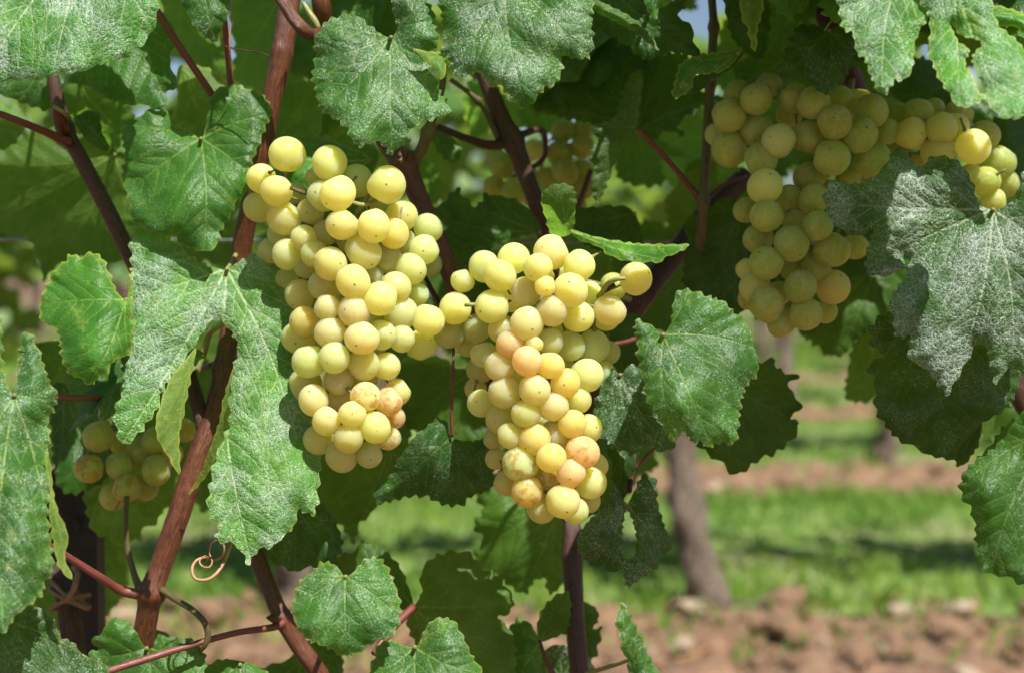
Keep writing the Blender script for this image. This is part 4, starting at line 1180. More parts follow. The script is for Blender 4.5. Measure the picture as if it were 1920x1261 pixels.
leaf(C['right'], [(1555, 57), (1540, 50), (1502, 46), (1482, 70), (1470, 100), (1455, 134), (1470, 144), (1454, 184), (1476, 158), (1490, 150), (1508, 145), (1520, 150), (1530, 166), (1548, 177), (1570, 156), (1586, 150), (1590, 132), (1616, 120), (1606, 92), (1598, 62), (1578, 48)],
     (1555, 57), [(1548, 170), (1462, 165), (1605, 115)], .615, (0, -.35), res=.35, yel=.1, lum=.6, fold=.15, teeth=(15, 5), label='dark leaf with a dusted tip lying on the right bunch')
leaf(C['right'], [(1565, -30), (1574, 20), (1580, 54), (1598, 62), (1606, 98), (1622, 112), (1632, 142), (1655, 178), (1680, 150), (1692, 152), (1710, 132), (1718, 72), (1740, 30), (1738, -10), (1700, -70), (1610, -70)], (1690, -60), [(1655, 172), (1585, 40), (1725, 60)], .555, (0, -.65), res=.80, yel=.35, lum=1.6, teeth=(17, 5), label='bright pointed leaf in full sun at top right')  # residue and lum raised to paint in the brightness of full sun
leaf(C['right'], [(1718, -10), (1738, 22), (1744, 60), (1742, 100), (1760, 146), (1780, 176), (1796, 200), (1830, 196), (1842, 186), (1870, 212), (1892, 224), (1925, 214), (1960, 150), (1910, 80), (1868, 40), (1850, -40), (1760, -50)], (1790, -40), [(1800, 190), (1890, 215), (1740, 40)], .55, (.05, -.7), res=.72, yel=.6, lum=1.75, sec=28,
     hole=[(1783, 44), (1800, 66), (1840, 80), (1822, 108), (1834, 142), (1850, 172), (1838, 175), (1822, 142), (1810, 118), (1818, 94), (1796, 76)], teeth=(18, 4), label='sunlit torn leaf with a long slit at top right')  # sun brightness painted in by stronger residue and lum
leaf(C['right'], [(1840, 60), (1865, 40), (1900, 45), (1960, 70), (1970, 190), (1920, 160), (1890, 120), (1860, 80)], (1960, 60), [(1850, 60), (1930, 160)], .57, (0, -.5), res=.25, yel=.1, lum=.95, teeth=(17, 4))
leaf(C['right'], [(1835, 15), (1870, 12), (1905, 20), (1960, 50), (1930, 66), (1900, 50), (1860, 48)], (1960, 30), [(1840, 20)], .56, (0, -.5), res=.05, yel=.9, lum=1.5, teeth=(17, 3), pet=False)
leaf(C['right'], [(1800, -40), (1960, -40), (1960, 30), (1900, 20), (1850, 10)], (1960, -40), [(1820, -10)], .58, (0, -.6), res=.7, yel=.1, lum=.9, teeth=(17, 4), pet=False)
leaf(C['right'], [(1860, 230), (1900, 215), (1980, 230), (1990, 400), (1900, 360), (1870, 320)], (1970, 230), [(1890, 340), (1980, 380)], .68, (0, -.2), res=.1, yel=0, lum=.55, teeth=(17, 5))
leaf(C['right'], [(1680, 120), (1740, 110), (1800, 160), (1860, 200), (1870, 240), (1780, 220), (1700, 200), (1670, 170)], (1850, 130), [(1690, 180), (1800, 220)], .72, (0, -.2), res=.1, yel=0, lum=.5, teeth=(17, 5))
leaf(C['back'], [(868, 178), (880, 152), (905, 140), (930, 160), (960, 190), (1000, 200), (1030, 225), (1025, 246), (975, 240), (930, 236), (890, 262), (876, 232)], (905, 142), [(1025, 240), (890, 255)], .80, (0, .75), res=0, yel=.3, under=.5, lum=1.5, teeth=(16, 5))
# --- right
leaf(C['right'], [(1862, 393), (1834, 381), (1826, 350), (1812, 322), (1792, 300), (1766, 293), (1746, 293), (1740, 305), (1724, 310), (1706, 300), (1700, 284), (1677, 279), (1665, 302), (1640, 330), (1602, 345), (1562, 340), (1545, 365), (1550, 396), (1570, 425), (1610, 443), (1636, 430),
                  (1624, 480), (1626, 512), (1662, 517), (1694, 500), (1696, 478), (1706, 482), (1696, 522), (1675, 550), (1667, 576), (1676, 600), (1677, 626), (1690, 632), (1707, 632), (1702, 660), (1716, 682), (1736, 690), (1752, 712), (1775, 738), (1796, 706), (1816, 672), (1831, 645),
                  (1846, 650), (1856, 682), (1868, 720), (1880, 700), (1902, 690), (1930, 705), (2010, 600), (2010, 400), (1950, 320), (1918, 325), (1908, 366), (1886, 386)],
     (1862, 393), [(1777, 728), (1632, 500), (1552, 380), (1900, 690), (1760, 300), (1995, 480)], .588, (-.05, -.20), res=.91, yel=.10, under=.06, lum=.72, fold=.04, bow=-.1, wave=.45, teeth=(22, 5), sec=36, quilt=1.2, label='big silvery leaf netted with white veins at the right edge')
leaf(C['right'], [(1655, 590), (1630, 618), (1636, 650), (1656, 662), (1625, 690), (1641, 710), (1640, 762), (1656, 790), (1680, 820), (1702, 830), (1722, 842), (1750, 855), (1782, 860), (1812, 866), (1832, 802), (1892, 760), (1910, 700), (1850, 590), (1740, 560)], (1740, 575), [(1790, 850), (1640, 700), (1890, 740), (1660, 780)], .618, (0, -.1), res=.35, yel=.05, lum=.45, teeth=(20, 6), label='dark leaf in the shade below the silvery leaf')
leaf(C['right'], [(1790, 850), (1810, 820), (1840, 790), (1835, 830), (1815, 862), (1795, 872)], (1835, 795), [(1800, 865)], .608, (0, -.2), res=.0, yel=1, under=.2, lum=.4, teeth=(12, 4), pet=False, name='leaf_margin')
leaf(C['red'], [(1495, 620), (1530, 632), (1550, 662), (1580, 666), (1602, 640), (1650, 600), (1695, 540), (1640, 490), (1560, 500), (1500, 560)], (1640, 500), [(1500, 620), (1570, 660), (1660, 580)], .78, (0, -.2), res=0, yel=.1, under=.3, lum=.8, teeth=(17, 5))
leaf(C['red'], [(1602, 640), (1590, 690), (1586, 745), (1620, 753), (1645, 740), (1660, 690), (1650, 600)], (1650, 600), [(1605, 748), (1595, 680)], .77, (0, .75), res=0, yel=.1, under=.5, lum=1.2, teeth=(17, 5))
leaf(C['right'], [(1930, 770), (1882, 800), (1860, 830), (1836, 856), (1810, 880), (1800, 906), (1805, 932), (1822, 956), (1828, 986), (1832, 1032), (1850, 1072), (1890, 1080), (1916, 1094), (1990, 1080), (2040, 930), (2010, 800)], (1975, 800), [(1860, 1070), (1805, 905), (1960, 1080), (1870, 830)], .60, (0, -.3), res=.22, yel=.05, lum=.75, teeth=(20, 6), label='deep green leaf at the lower right edge')
leaf(C['right'], [(1880, 690), (1930, 690), (1990, 760), (1990, 830), (1920, 790), (1900, 740)], (1980, 720), [(1900, 720)], .70, (0, -.1), res=.0, yel=.0, lum=.5, teeth=(17, 5), pet=False)
# --- centre right
leaf(C['red'], [(1243, 627), (1226, 613), (1206, 602), (1190, 603), (1195, 640), (1195, 672), (1205, 700), (1210, 740), (1221, 762), (1236, 786), (1262, 827), (1280, 808), (1302, 831), (1318, 828), (1331, 839), (1350, 828), (1376, 832), (1385, 800), (1388, 762), (1400, 722), (1421, 700),
                (1416, 652), (1402, 612), (1372, 580), (1356, 565), (1330, 556), (1300, 545), (1272, 545), (1262, 570), (1259, 602)],
     (1243, 627), [(1330, 830), (1262, 820), (1410, 650), (1290, 550), (1200, 650)], .575, (.12, -.35), res=.40, yel=.30, lum=.95, fold=.12, teeth=(15, 5.5), label='toothed leaf with wiry white scratches beside the middle bunch')
leaf(C['red'], [(1400, 690), (1425, 678), (1454, 675), (1456, 692), (1496, 705), (1478, 722), (1502, 762), (1480, 786), (1500, 795), (1478, 830), (1450, 850), (1420, 862), (1392, 886), (1370, 884), (1345, 860), (1308, 832), (1330, 780), (1370, 720)], (1350, 720), [(1490, 790), (1380, 880), (1480, 710)], .665, (0, -.15), res=.05, yel=.05, under=.1, lum=.55, teeth=(26, 7))
leaf(C['red'], [(1163, 702), (1150, 690), (1140, 700), (1128, 722), (1114, 762), (1118, 800), (1132, 822), (1165, 842), (1190, 852), (1216, 832), (1240, 846), (1268, 830), (1235, 770), (1200, 690), (1180, 684)], (1163, 702), [(1195, 845), (1120, 770), (1250, 835)], .62, (0, -.3), res=.65, yel=.05, lum=.65, teeth=(17, 5))
leaf(C['red'], [(1130, 600), (1200, 590), (1210, 640), (1190, 700), (1150, 690), (1130, 650)], (1200, 600), [(1140, 680)], .70, (0, -.1), res=.1, yel=0, lum=.5, teeth=(17, 5), pet=False)
leaf(C['stub'], [(1172, 945), (1160, 918), (1150, 908), (1140, 940), (1120, 960), (1100, 980), (1083, 1006), (1090, 1040), (1115, 1060), (1130, 1060), (1145, 1073), (1164, 1066), (1172, 1090), (1178, 1101), (1196, 1086), (1216, 1075), (1235, 1060), (1240, 1045), (1256, 1030), (1260, 1015), (1246, 985),
                 (1233, 940), (1230, 900), (1206, 888), (1194, 910), (1181, 936)], (1172, 943), [(1150, 1068), (1190, 1085), (1240, 1040), (1095, 1010), (1215, 895)], .625, (0, -.25), res=.70, yel=.05, lum=.55, fold=.15, teeth=(15, 4),
     hole=[(1173, 956), (1182, 966), (1192, 1000), (1191, 1034), (1185, 1048), (1170, 1042), (1167, 1004)], label='small silvery leaf with a hole in its middle')
leaf(C['stub'], [(1140, 840), (1180, 840), (1192, 870), (1180, 905), (1168, 940), (1150, 905), (1148, 870)], (1165, 835), [(1166, 935)], .64, (.3, -.2), res=.1, yel=0, lum=.4, teeth=(17, 3))
leaf(C['stub'], [(1100, 820), (1150, 830), (1165, 900), (1130, 960), (1095, 960), (1085, 900)], (1150, 830), [(1110, 950)], .72, (0, -.1), res=0, yel=0, under=.2, lum=.7, teeth=(17, 5), pet=False)
leaf(C['stub'], [(1165, 1125), (1178, 1146), (1198, 1186), (1206, 1200), (1216, 1226), (1236, 1264), (1240, 1320), (1190, 1320), (1176, 1240), (1165, 1200), (1154, 1162), (1163, 1140)], (1205, 1310), [(1168, 1130), (1230, 1260)], .60, (.4, -.2), res=.55, yel=.4, lum=.95, teeth=(17, 4), label='narrow dusted leaf standing up from the bottom edge beside the dark stem')
leaf(C['stub'], [(1163, 1208), (1175, 1198), (1190, 1195), (1193, 1225), (1182, 1236), (1170, 1226)], (1192, 1230), [(1168, 1205)], .595, (.2, -.2), res=.05, yel=.5, lum=.75, teeth=(10, 3), pet=False)
leaf(C['stub'], [(1012, 1200), (1008, 1165), (1025, 1130), (1058, 1108), (1070, 1120), (1064, 1180), (1035, 1196)], (1012, 1202), [(1055, 1112), (1062, 1175)], .67, (.2, .75), res=.15, yel=.1, under=.4, lum=.75, teeth=(16, 4), pet=False)
leaf(C['stub'], [(1012, 1200), (990, 1165), (970, 1160), (955, 1180), (960, 1225), (955, 1280), (1000, 1290), (1015, 1240)], (1012, 1202), [(962, 1175), (970, 1280)], .66, (0, -.2), res=.05, yel=.15, lum=1.05, teeth=(16, 5), pet=False)
leaf(C['stub'], [(1005, 1240), (1030, 1212), (1060, 1208), (1100, 1225), (1115, 1265), (1080, 1330), (1010, 1320)], (1060, 1330), [(1050, 1215), (1015, 1260)], .70, (0, .2), res=.9, yel=0, lum=.5, teeth=(20, 3))
leaf(C['stub'], [(1090, 1130), (1118, 1140), (1122, 1160), (1110, 1180), (1128, 1175), (1115, 1232), (1095, 1225)], (1090, 1140), [(1118, 1150), (1115, 1225)], .70, (0, -.1), res=0, yel=.05, lum=.75, teeth=(14, 5), pet=False)


# ------------------------------------------------------------------ grape bunches
def grape_mesh(k):
    rs = np.random.RandomState(50 + k)
    seg, ring = 36, 24
    V = [(0, 0, 1.0)]
    for i in range(1, ring):
        t = math.pi * i / ring
        for j in range(seg):
            a = 2 * math.pi * j / seg
            V.append((math.sin(t) * math.cos(a), math.sin(t) * math.sin(a), math.cos(t)))
    V.append((0, 0, -1.0))
    V = np.array(V)
    z = V[:, 2].copy()
    V[:, 2] *= 1.02
    V[:, 2] -= 0.05 * np.exp(-((1 - z) / 0.05))           # dimple at the stalk
    for _ in range(3):                                     # slightly irregular berry
        n = rs.randn(3); n /= np.linalg.norm(n)
        V *= (1 + 0.022 * np.sin(2.2 * (V @ n) + rs.rand() * 6))[:, None]
    for _ in range(3):                                     # flats where neighbours press
        n = rs.randn(3); n[2] *= .3; n /= np.linalg.norm(n)
        q = V @ n
        ex = np.maximum(q - 0.86, 0)
        V -= np.outer(ex * 0.65, n)
    V[:, 2] -= 0.012 * np.exp(-((1 + z) / 0.0022))         # tiny scar nub
    Fc = [(0, 1 + j, 1 + (j + 1) % seg) for j in range(seg)]
    for i in range(ring - 2):
        for j in range(seg):
            a = 1 + i * seg + j; b = 1 + i * seg + (j + 1) % seg
            Fc.append((a, a + seg, b + seg, b))
    l = len(V) - 1
    b0 = 1 + (ring - 2) * seg
    Fc += [(b0 + j, l, b0 + (j + 1) % seg) for j in range(seg)]
    me = mesh('grape', V, Fc)
    me.materials.append(M['grape'])
    return me


GM = [grape_mesh(k) for k in range(7)]


def pedicel_mesh():
    z = np.array([0.90, 0.98, 1.04, 1.15, 1.4, 1.75])
    r = np.array([0.10, 0.16, 0.15, 0.09, 0.07, 0.08])
    p = np.stack([z * 0.0 + 0.06 * (z - 1) ** 2, z * 0, z], 1)
    V, TC, Fc = tube_mesh('pedicel', p, r, 8, 0.05, 3)
    me = mesh('pedicel', V, Fc)
    at = me.attributes.new('tc', 'FLOAT_VECTOR', 'POINT')
    at.data.foreach_set('vector', np.array(TC, dtype=np.float32).ravel())
    me.materials.append(M['stalk'])
    return me


PM = pedicel_mesh()

PAL = {'y': (0.78, 0.74, 0.25), 'g': (0.64, 0.71, 0.29), 'o': (0.84, 0.63, 0.17), 'p': (0.86, 0.50, 0.25), 'b': (0.79, 0.68, 0.31), 'd': (0.36, 0.45, 0.10)}  # last tint: olive darkened in colour to deepen shade on the dim bunches


def bunch(label, grapes, d0, axis, stalkpts, seed, depth_curve=0.012, dl=0.0085, group='grape bunches', dim=None):
    """grapes: (px, py, r_px, layer[, tint]) ; axis: list of (px, py) down the middle of the bunch"""
    rs = np.random.RandomState(seed)
    g = np.array([q[:4] for q in grapes], float)
    tint = [q[4] if len(q) > 4 else None for q in grapes]
    n = len(g)
    ax = np.array(axis, float)
    s = d0 / F
    r = g[:, 2] * s
    axx = np.interp(g[:, 1], ax[:, 1], ax[:, 0])
    z0 = g[:, 3] * dl + np.minimum(((g[:, 0] - axx) / 110.0) ** 2, 2.0) * depth_curve + rs.uniform(-.001, .001, n)
    z = z0.copy()
    XY = g[:, :2] * s
    D = np.hypot(XY[:, None, 0] - XY[None, :, 0], XY[:, None, 1] - XY[None, :, 1])
    S = (r[:, None] + r[None, :]) * 0.885
    pairs = [(i, j) for i in range(n) for j in range(i + 1, n) if D[i, j] < S[i, j]]
    for it in range(160):
        z += (z0 - z) * 0.02
        for i, j in pairs:
            need = math.sqrt(S[i, j] ** 2 - D[i, j] ** 2)
            dz = z[j] - z[i]
            if g[i, 3] != g[j, 3]:
                sg = 1 if g[j, 3] > g[i, 3] else -1
            else:
                sg = 1 if dz >= 0 else -1
            if sg * dz < need:
                c = (need - sg * dz) * 0.3
                z[j] += sg * c; z[i] -= sg * c
    z -= np.percentile(z, 5)
    z = np.clip(z, -0.012, 0.075)
    dep = d0 + z
    C3 = P(g[:, 0], g[:, 1], dep)
    top = P(*stalkpts[0][:3])
    t = thing('grape_bunch', label, 'grape bunch', top, group)
    # spine of the bunch: runs behind the middle of the berries
    c = catmull(stalkpts, 8)
    px_tube('stem', [tuple(q) for q in stalkpts], t, M['stalk'], 9, .06, seed)
    spine = P(c[:, 0], c[:, 1], c[:, 2])
    for i in range(n):
        q = C3[i]
        k = np.argmin(np.linalg.norm(spine - (q + (0, 0, 0.012)), axis=1))
        up = spine[k] - q
        up = up / (np.linalg.norm(up) + 1e-9) + rs.randn(3) * 0.6
        up /= np.linalg.norm(up)
        o = link('grape', GM[rs.randint(0, len(GM))], t, Vector(q) - wloc(t))
        rr = g[i, 2] * dep[i] / F * 1.055
        o.scale = (rr * rs.uniform(.955, 1.035), rr * rs.uniform(.955, 1.035), rr * rs.uniform(.96, 1.05))
        o.rotation_euler = (Vector(up).to_track_quat('Z', 'Y') @ Matrix.Rotation(rs.uniform(0, 6.28), 4, 'Z').to_quaternion()).to_euler()
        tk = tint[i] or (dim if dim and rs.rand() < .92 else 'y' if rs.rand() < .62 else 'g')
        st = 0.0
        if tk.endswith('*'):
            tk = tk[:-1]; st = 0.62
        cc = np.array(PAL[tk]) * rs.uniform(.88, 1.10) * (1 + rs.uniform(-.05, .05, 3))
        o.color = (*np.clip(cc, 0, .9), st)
        pd = link('pedicel', PM, o)
    return t


A = [(538, 289, 33, 1, 'y'), (618, 307, 32, 1, 'y'), (668, 339, 31, 2, 'g'), (725, 347, 34, 0, 'y'), (634, 363, 32, 0, 'y'), (518, 357, 28, 0, 'y'), (489, 334, 26, 1, 'y'), (533, 410, 30, 1, 'y'), (485, 389, 27, 2), (606, 367, 28, 1), (640, 421, 29, 0, 'y'), (700, 423, 31, 0, 'y'), (752, 405, 29, 1),
     (583, 397, 24, 2, 'g'), (552, 362, 20, 3, 'g'), (738, 437, 28, 1, 'o'), (803, 428, 27, 1, 'g'), (592, 332, 18, 3, 'g'), (708, 385, 22, 3, 'g'), (610, 437, 24, 2), (530, 437, 26, 2, 'g'), (570, 447, 25, 1), (538, 477, 27, 1, 'g'), (508, 470, 23, 2, 'g'), (590, 477, 25, 1), (620, 494, 30, 0, 'y'), (572, 500, 22, 2, 'g'),
     (681, 470, 33, 1, 'y'), (725, 485, 27, 2, 'g'), (770, 505, 28, 1), (795, 468, 28, 1, 'g'), (758, 457, 25, 2, 'g'), (806, 495, 22, 3, 'g'), (662, 528, 32, 0), (698, 517, 22, 2, 'g'), (742, 538, 28, 1, 'y'), (713, 560, 31, 0, 'y'), (607, 535, 28, 1), (563, 552, 28, 2), (538, 523, 20, 3, 'g'), (613, 577, 24, 0, 'b'), (663, 583, 28, 0, 'b'),
     (570, 602, 27, 1, 'o'), (618, 623, 28, 0, 'b'), (679, 633, 31, 0, 'b'), (752, 588, 31, 1, 'g'), (782, 552, 22, 2, 'g'), (803, 600, 28, 0, 'y'), (790, 645, 28, 2), (753, 635, 25, 1), (715, 627, 27, 1, 'g'), (560, 633, 29, 1), (580, 677, 29, 0), (627, 670, 28, 0), (683, 682, 29, 1), (725, 685, 25, 1), (635, 713, 27, 1, 'b'),
     (573, 720, 31, 2), (588, 749, 28, 0, 'b'), (638, 747, 23, 2, 'b'), (685, 743, 27, 0, 'b*'), (728, 753, 26, 1, 'p*'), (745, 735, 24, 2), (612, 789, 27, 0, 'b'), (661, 776, 25, 0, 'y'), (702, 800, 29, 0, 'y'), (653, 821, 28, 0), (597, 824, 27, 1), (740, 782, 20, 2, 'p*'), (728, 820, 22, 2, 'b*'), (640, 853, 29, 1), (692, 851, 25, 1),
     (568, 763, 22, 2), (580, 797, 18, 3), (683, 712, 24, 3), (552, 690, 22, 3), (597, 650, 22, 3), (702, 600, 22, 3), (650, 605, 22, 3), (640, 560, 22, 3), (655, 450, 24, 3), (700, 650, 24, 3), (665, 740, 22, 3)]
BA = bunch('bigger left bunch of pale yellow grapes beside the white-dusted leaf', A, .592, [(640, 300), (660, 450), (670, 600), (650, 850)], [(742, 315, .645, 6), (700, 350, .635, 5), (670, 400, .632, 5), (665, 500, .632, 5), (665, 650, .632, 4), (655, 800, .625, 3)], 1)

B = [(867, 527, 21, 0, 'g'), (922, 576, 30, 0, 'y'), (853, 577, 28, 0, 'y'), (843, 627, 27, 1, 'g'), (908, 500, 29, 1, 'g'), (936, 517, 29, 0, 'y'), (893, 615, 27, 2, 'g'), (877, 648, 20, 3, 'g'), (963, 486, 28, 1, 'y'), (1008, 502, 26, 0, 'y'), (1033, 474, 31, 1, 'b'), (1086, 497, 29, 0, 'y'), (1022, 537, 19, 0, 'o'), (1070, 543, 31, 0, 'y'),
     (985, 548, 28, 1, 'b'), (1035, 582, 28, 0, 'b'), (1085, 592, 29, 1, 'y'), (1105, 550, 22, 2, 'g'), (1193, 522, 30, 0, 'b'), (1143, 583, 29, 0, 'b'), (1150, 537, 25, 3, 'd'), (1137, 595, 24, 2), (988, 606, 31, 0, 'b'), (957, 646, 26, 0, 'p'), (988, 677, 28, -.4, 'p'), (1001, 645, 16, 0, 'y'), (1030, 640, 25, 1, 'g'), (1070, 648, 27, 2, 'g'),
     (1113, 648, 29, 2, 'g'), (1140, 660, 22, 3, 'g'), (1032, 685, 25, 0, 'o'), (1060, 717, 27, 0, 'o'), (1100, 703, 32, 1, 'g'), (1127, 700, 25, 3, 'g'), (1055, 680, 20, 3, 'g'), (1002, 730, 29, 0, 'b'), (1037, 760, 28, 0, 'b'), (1083, 750, 25, 1), (986, 775, 27, 0), (1073, 793, 25, 0, 'o'), (1103, 803, 26, 1), (1040, 815, 27, 1, 'b'), (1003, 823, 29, 0, 'o'),
     (946, 735, 28, 0, 'b'), (937, 687, 27, 0, 'b'), (908, 665, 24, 1, 'g'), (903, 755, 26, 1), (892, 728, 20, 3), (940, 785, 27, 1), (900, 692, 25, 3, 'g'), (942, 617, 25, 1), (957, 816, 25, 0, 'y'), (926, 822, 20, 2), (975, 870, 31, 0, 'g*'), (1033, 858, 27, 0, 'o'), (1092, 848, 31, 0, 'p*'), (1070, 887, 25, -.3, 'p'), (1108, 905, 29, 1, 'y'), (988, 922, 28, 0, 'o*'),
     (1027, 893, 23, 1, 'b*'), (1055, 939, 30, -.3, 'y'), (1015, 953, 27, 1), (1077, 957, 25, 1), (1103, 938, 22, 2), (930, 860, 20, 2), (950, 903, 24, 1), (1118, 872, 22, 2), (968, 700, 24, 3), (970, 640, 22, 3), (1010, 780, 22, 3), (1060, 840, 24, 3), (960, 560, 24, 3), (1060, 610, 24, 3), (870, 640, 22, 3, 'g'), (1010, 690, 22, 3), (1045, 510, 22, 3, 'g')]
BB = bunch('middle bunch of yellow grapes with pinkish berries and one lone grape sticking out', B, .588, [(1030, 470), (1020, 600), (1010, 750), (1040, 950)], [(1180, 560, .70, 6), (1110, 530, .645, 5), (1050, 525, .63, 5), (1025, 600, .627, 5), (1015, 720, .627, 5), (1030, 850, .623, 4), (1045, 920, .618, 3)], 2)

Cg = [(1460, 263, 31, 0), (1515, 257, 30, 1), (1525, 193, 30, 0), (1565, 230, 32, 0), (1560, 295, 32, 0), (1613, 254, 33, 0), (1637, 300, 33, 0), (1635, 208, 30, 0), (1607, 195, 27, 2), (1572, 188, 27, 2), (1490, 185, 27, 1), (1660, 247, 25, 1), (1683, 215, 22, 2), (1720, 212, 27, 1), (1708, 250, 28, 0, 'y'), (1765, 240, 29, 0, 'y'), (1790, 240, 27, 1, 'y'),
      (1757, 287, 30, 0, 'y'), (1825, 275, 32, 0, 'y'), (1847, 253, 26, 2), (1797, 215, 28, 2), (1750, 205, 20, 3), (1872, 305, 30, 2), (1847, 340, 27, 2), (1820, 328, 20, 1), (1885, 345, 25, 3), (1863, 377, 22, 2), (1725, 300, 18, 2), (1427, 300, 30, 0), (1385, 178, 26, 1), (1417, 187, 29, 0), (1367, 217, 30, 0), (1368, 280, 33, 1), (1418, 242, 30, 1), (1441, 165, 27, 1),
      (1342, 252, 20, 3), (1435, 350, 31, 0), (1517, 333, 28, 2), (1482, 373, 27, 2), (1526, 375, 27, 1), (1438, 404, 31, 0), (1533, 425, 28, 0), (1490, 415, 23, 2), (1400, 393, 23, 2), (1483, 457, 32, 0), (1560, 468, 33, 0), (1437, 493, 31, 0), (1530, 500, 28, 1), (1487, 503, 25, 2), (1500, 537, 30, 0), (1562, 538, 31, 1), (1437, 570, 32, 0), (1511, 588, 30, 0), (1466, 605, 26, 1),
      (1548, 583, 22, 2), (1603, 463, 24, 3), (1415, 537, 28, 1), (1420, 448, 27, 2), (1405, 560, 22, 2), (1400, 505, 20, 3), (1590, 330, 24, 3), (1640, 350, 24, 3), (1460, 550, 22, 3), (1480, 215, 24, 3), (1560, 360, 22, 3), (1690, 290, 24, 3)]
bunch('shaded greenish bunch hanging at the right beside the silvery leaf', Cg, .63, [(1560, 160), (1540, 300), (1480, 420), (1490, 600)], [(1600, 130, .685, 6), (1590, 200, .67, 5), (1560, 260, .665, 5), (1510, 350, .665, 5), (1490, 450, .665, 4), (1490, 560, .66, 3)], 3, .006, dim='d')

def sprig(t, ctrl, mat='stalk'):
    px_tube('pedicel', ctrl, t, M[mat], 8, .05, int(ctrl[0][0]) % 53, 4)


sprig(BA, [(640, 372, .60, 4), (662, 380, .598, 4), (684, 384, .598, 4), (705, 376, .602, 4)])
sprig(BA, [(668, 400, .607, 4), (680, 386, .60, 4), (690, 368, .603, 4)])
sprig(BA, [(545, 352, .605, 4), (565, 360, .604, 4), (590, 366, .61, 4)], 'cane_green')
sprig(BB, [(1112, 562, .618, 5), (1126, 552, .606, 5), (1140, 532, .596, 5), (1158, 523, .592, 4.5), (1172, 522, .592, 4)])
sprig(BB, [(1128, 548, .604, 4), (1142, 542, .60, 4), (1150, 535, .598, 6), (1153, 533, .598, 3)], 'cane_dark')
sprig(BB, [(1040, 530, .607, 4), (1044, 515, .600, 4), (1043, 506, .598, 7), (1042, 502, .598, 4)], 'cane_dark')
sprig(BB, [(872, 572, .597, 3.5), (884, 571, .596, 4), (898, 573, .60, 4)])
Dg = [(1055, 248, 22, 1), (1090, 245, 22, 1), (997, 283, 21, 0), (1050, 287, 24, 0), (1093, 275, 21, 0), (1060, 323, 24, 0), (1023, 333, 18, 1), (1092, 317, 18, 1), (965, 360, 25, 0), (1095, 352, 22, 1), (943, 310, 25, 1), (925, 350, 20, 1), (927, 290, 18, 1), (990, 330, 20, 2), (1080, 385, 18, 1), (1050, 365, 20, 2), (1005, 375, 20, 2)]
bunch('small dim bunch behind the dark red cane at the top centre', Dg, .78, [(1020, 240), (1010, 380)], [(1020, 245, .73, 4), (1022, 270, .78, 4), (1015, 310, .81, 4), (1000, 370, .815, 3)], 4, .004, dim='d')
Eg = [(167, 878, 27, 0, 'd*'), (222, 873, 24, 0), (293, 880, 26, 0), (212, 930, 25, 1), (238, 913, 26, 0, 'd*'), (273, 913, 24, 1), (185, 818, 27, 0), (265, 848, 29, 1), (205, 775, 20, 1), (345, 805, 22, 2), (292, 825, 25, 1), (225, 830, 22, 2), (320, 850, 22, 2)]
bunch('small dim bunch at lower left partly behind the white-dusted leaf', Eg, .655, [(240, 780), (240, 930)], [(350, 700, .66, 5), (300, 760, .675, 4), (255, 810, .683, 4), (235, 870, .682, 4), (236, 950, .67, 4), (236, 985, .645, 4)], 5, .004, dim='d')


# ------------------------------------------------------------------ leaves further back in the near vine and above the frame
def template_leaf(k):
    rs = np.random.RandomState(900 + k)
    out, tips = template_outline(rs)
    b = blade(out, (0, 0), tips, 700 + k, 9.0, (16, 6), None, False, 40.0, 1.0)
    p = b['p'] / 100.0
    z = -0.22 * np.abs(p[:, 0]) - 0.14 * np.clip(p[:, 1], 0, 2) ** 2 + (b['rel'] - b['wave'] * 2.5) * 25 - 0.10 * np.exp(-b['de'] / 20)
    V = np.stack([p[:, 0], -p[:, 1], z], 1)
    me = blade_mesh('leaf', b, V, flip=True)
    me.materials.append(M['leaf'])
    return me


TL = [template_leaf(k) for k in range(5)]


def fill_leaf(parent, px, py, d, size, rs, lum, under=0.3, up=0.5, yaw=0.6):
    """size in metres (half width); tip hangs down, face turned to the outside and up"""
    q = P(px, py, d)
    o = link('leaf', TL[rs.randint(0, 5)], parent, Vector(q) - wloc(parent))
    o.scale = (size, size, size)
    m = Matrix.Rotation(rs.uniform(-yaw, yaw), 3, 'Z') @ Matrix.Rotation(math.pi / 2 - rs.uniform(0, 1) * up, 3, 'X') @ Matrix.Rotation(rs.uniform(-.9, .9), 3, 'Z')
    o.rotation_euler = m.to_euler()
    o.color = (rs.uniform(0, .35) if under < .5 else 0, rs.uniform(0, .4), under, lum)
    return o


rsf = np.random.RandomState(77)
# regions (x0, y0, x1, y1, count, depth range) where the photograph shows dim leaves behind
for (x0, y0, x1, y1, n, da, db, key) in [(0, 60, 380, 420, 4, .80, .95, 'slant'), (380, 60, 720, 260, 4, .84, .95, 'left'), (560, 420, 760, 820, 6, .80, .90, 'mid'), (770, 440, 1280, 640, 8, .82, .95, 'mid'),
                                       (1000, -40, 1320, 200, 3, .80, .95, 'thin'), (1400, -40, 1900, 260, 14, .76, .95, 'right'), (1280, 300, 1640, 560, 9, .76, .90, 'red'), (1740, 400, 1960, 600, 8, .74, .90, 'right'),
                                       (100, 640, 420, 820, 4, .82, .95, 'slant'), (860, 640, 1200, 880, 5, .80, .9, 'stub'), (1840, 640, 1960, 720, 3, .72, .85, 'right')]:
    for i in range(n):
        fill_leaf(CANES[key], rsf.uniform(x0, x1), rsf.uniform(y0, y1), rsf.uniform(da, db), rsf.uniform(.028, .042), rsf, rsf.uniform(.6, 1.0), rsf.choice([0.2, 0.6]))
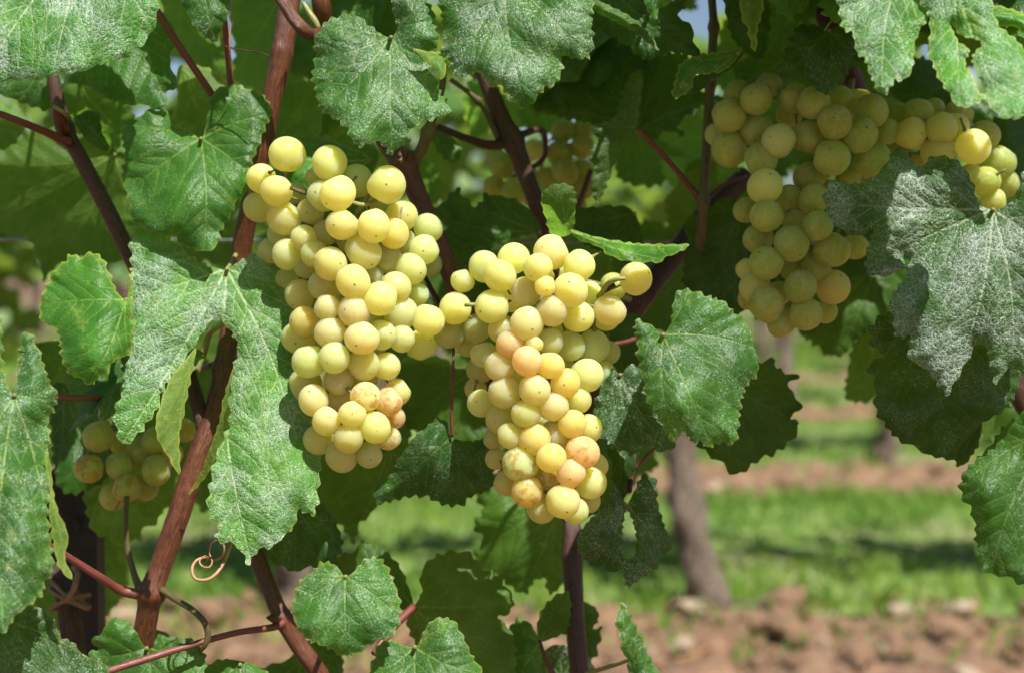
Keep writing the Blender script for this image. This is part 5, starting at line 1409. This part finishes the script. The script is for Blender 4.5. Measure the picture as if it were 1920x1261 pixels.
# unseen canopy leaves added above the frame, spaced to shade what lies further back
for i in range(230):
    px = rsf.uniform(-300, 2300)
    py = rsf.uniform(-950, -130)
    if px < 700 and rsf.rand() < .75: continue
    if 700 < px < 1150 and rsf.rand() < .3: continue
    if 1150 < px < 1400 and py > -500 and rsf.rand() < .5: continue
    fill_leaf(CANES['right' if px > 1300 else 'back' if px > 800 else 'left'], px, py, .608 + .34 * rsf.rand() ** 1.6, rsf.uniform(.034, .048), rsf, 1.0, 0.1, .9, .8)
# extra leaves added to cast shade on the two dim bunches
for key, px, py, d, sz in [('slant', 215, 690, .624, .030), ('slant', 270, 660, .632, .030), ('back', 1000, 90, .75, .036), ('back', 1080, 130, .75, .036), ('thin', 1130, 40, .74, .036), ('back', 1050, 30, .73, .036), ('back', 960, 60, .73, .034)]:
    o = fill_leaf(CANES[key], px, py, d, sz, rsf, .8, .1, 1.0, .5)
    o.rotation_euler = (Matrix.Rotation(rsf.uniform(-.5, .5), 3, 'Z') @ Matrix.Rotation(math.pi / 2 - rsf.uniform(.8, 1.0), 3, 'X') @ Matrix.Rotation(rsf.uniform(-.8, .8), 3, 'Z')).to_euler()
# mostly hidden leaves added to shade the right bunch, behind the sunlit ones
for (px, py, d, sz) in [(1660, 5, .587, .026), (1800, -10, .585, .028), (1640, -110, .59, .036), (1750, -110, .585, .036), (1850, -110, .59, .036), (1500, -140, .60, .036), (1420, -150, .605, .036), (1560, -150, .59, .036),
                        (1680, -180, .58, .036), (1800, -180, .58, .036), (1930, -60, .585, .034), (1930, -160, .58, .036), (1480, -110, .62, .034), (1380, -120, .63, .036), (1590, -220, .57, .036), (1700, -250, .56, .036), (1480, -230, .585, .036), (1820, -260, .56, .036)]:
    o = fill_leaf(CANES['right'], px, py, d, sz, rsf, .9, .1, 1.0, .5)
    o.rotation_euler = (Matrix.Rotation(rsf.uniform(-.5, .5), 3, 'Z') @ Matrix.Rotation(math.pi / 2 - rsf.uniform(.85, 1.15), 3, 'X') @ Matrix.Rotation(rsf.uniform(-.8, .8), 3, 'Z')).to_euler()
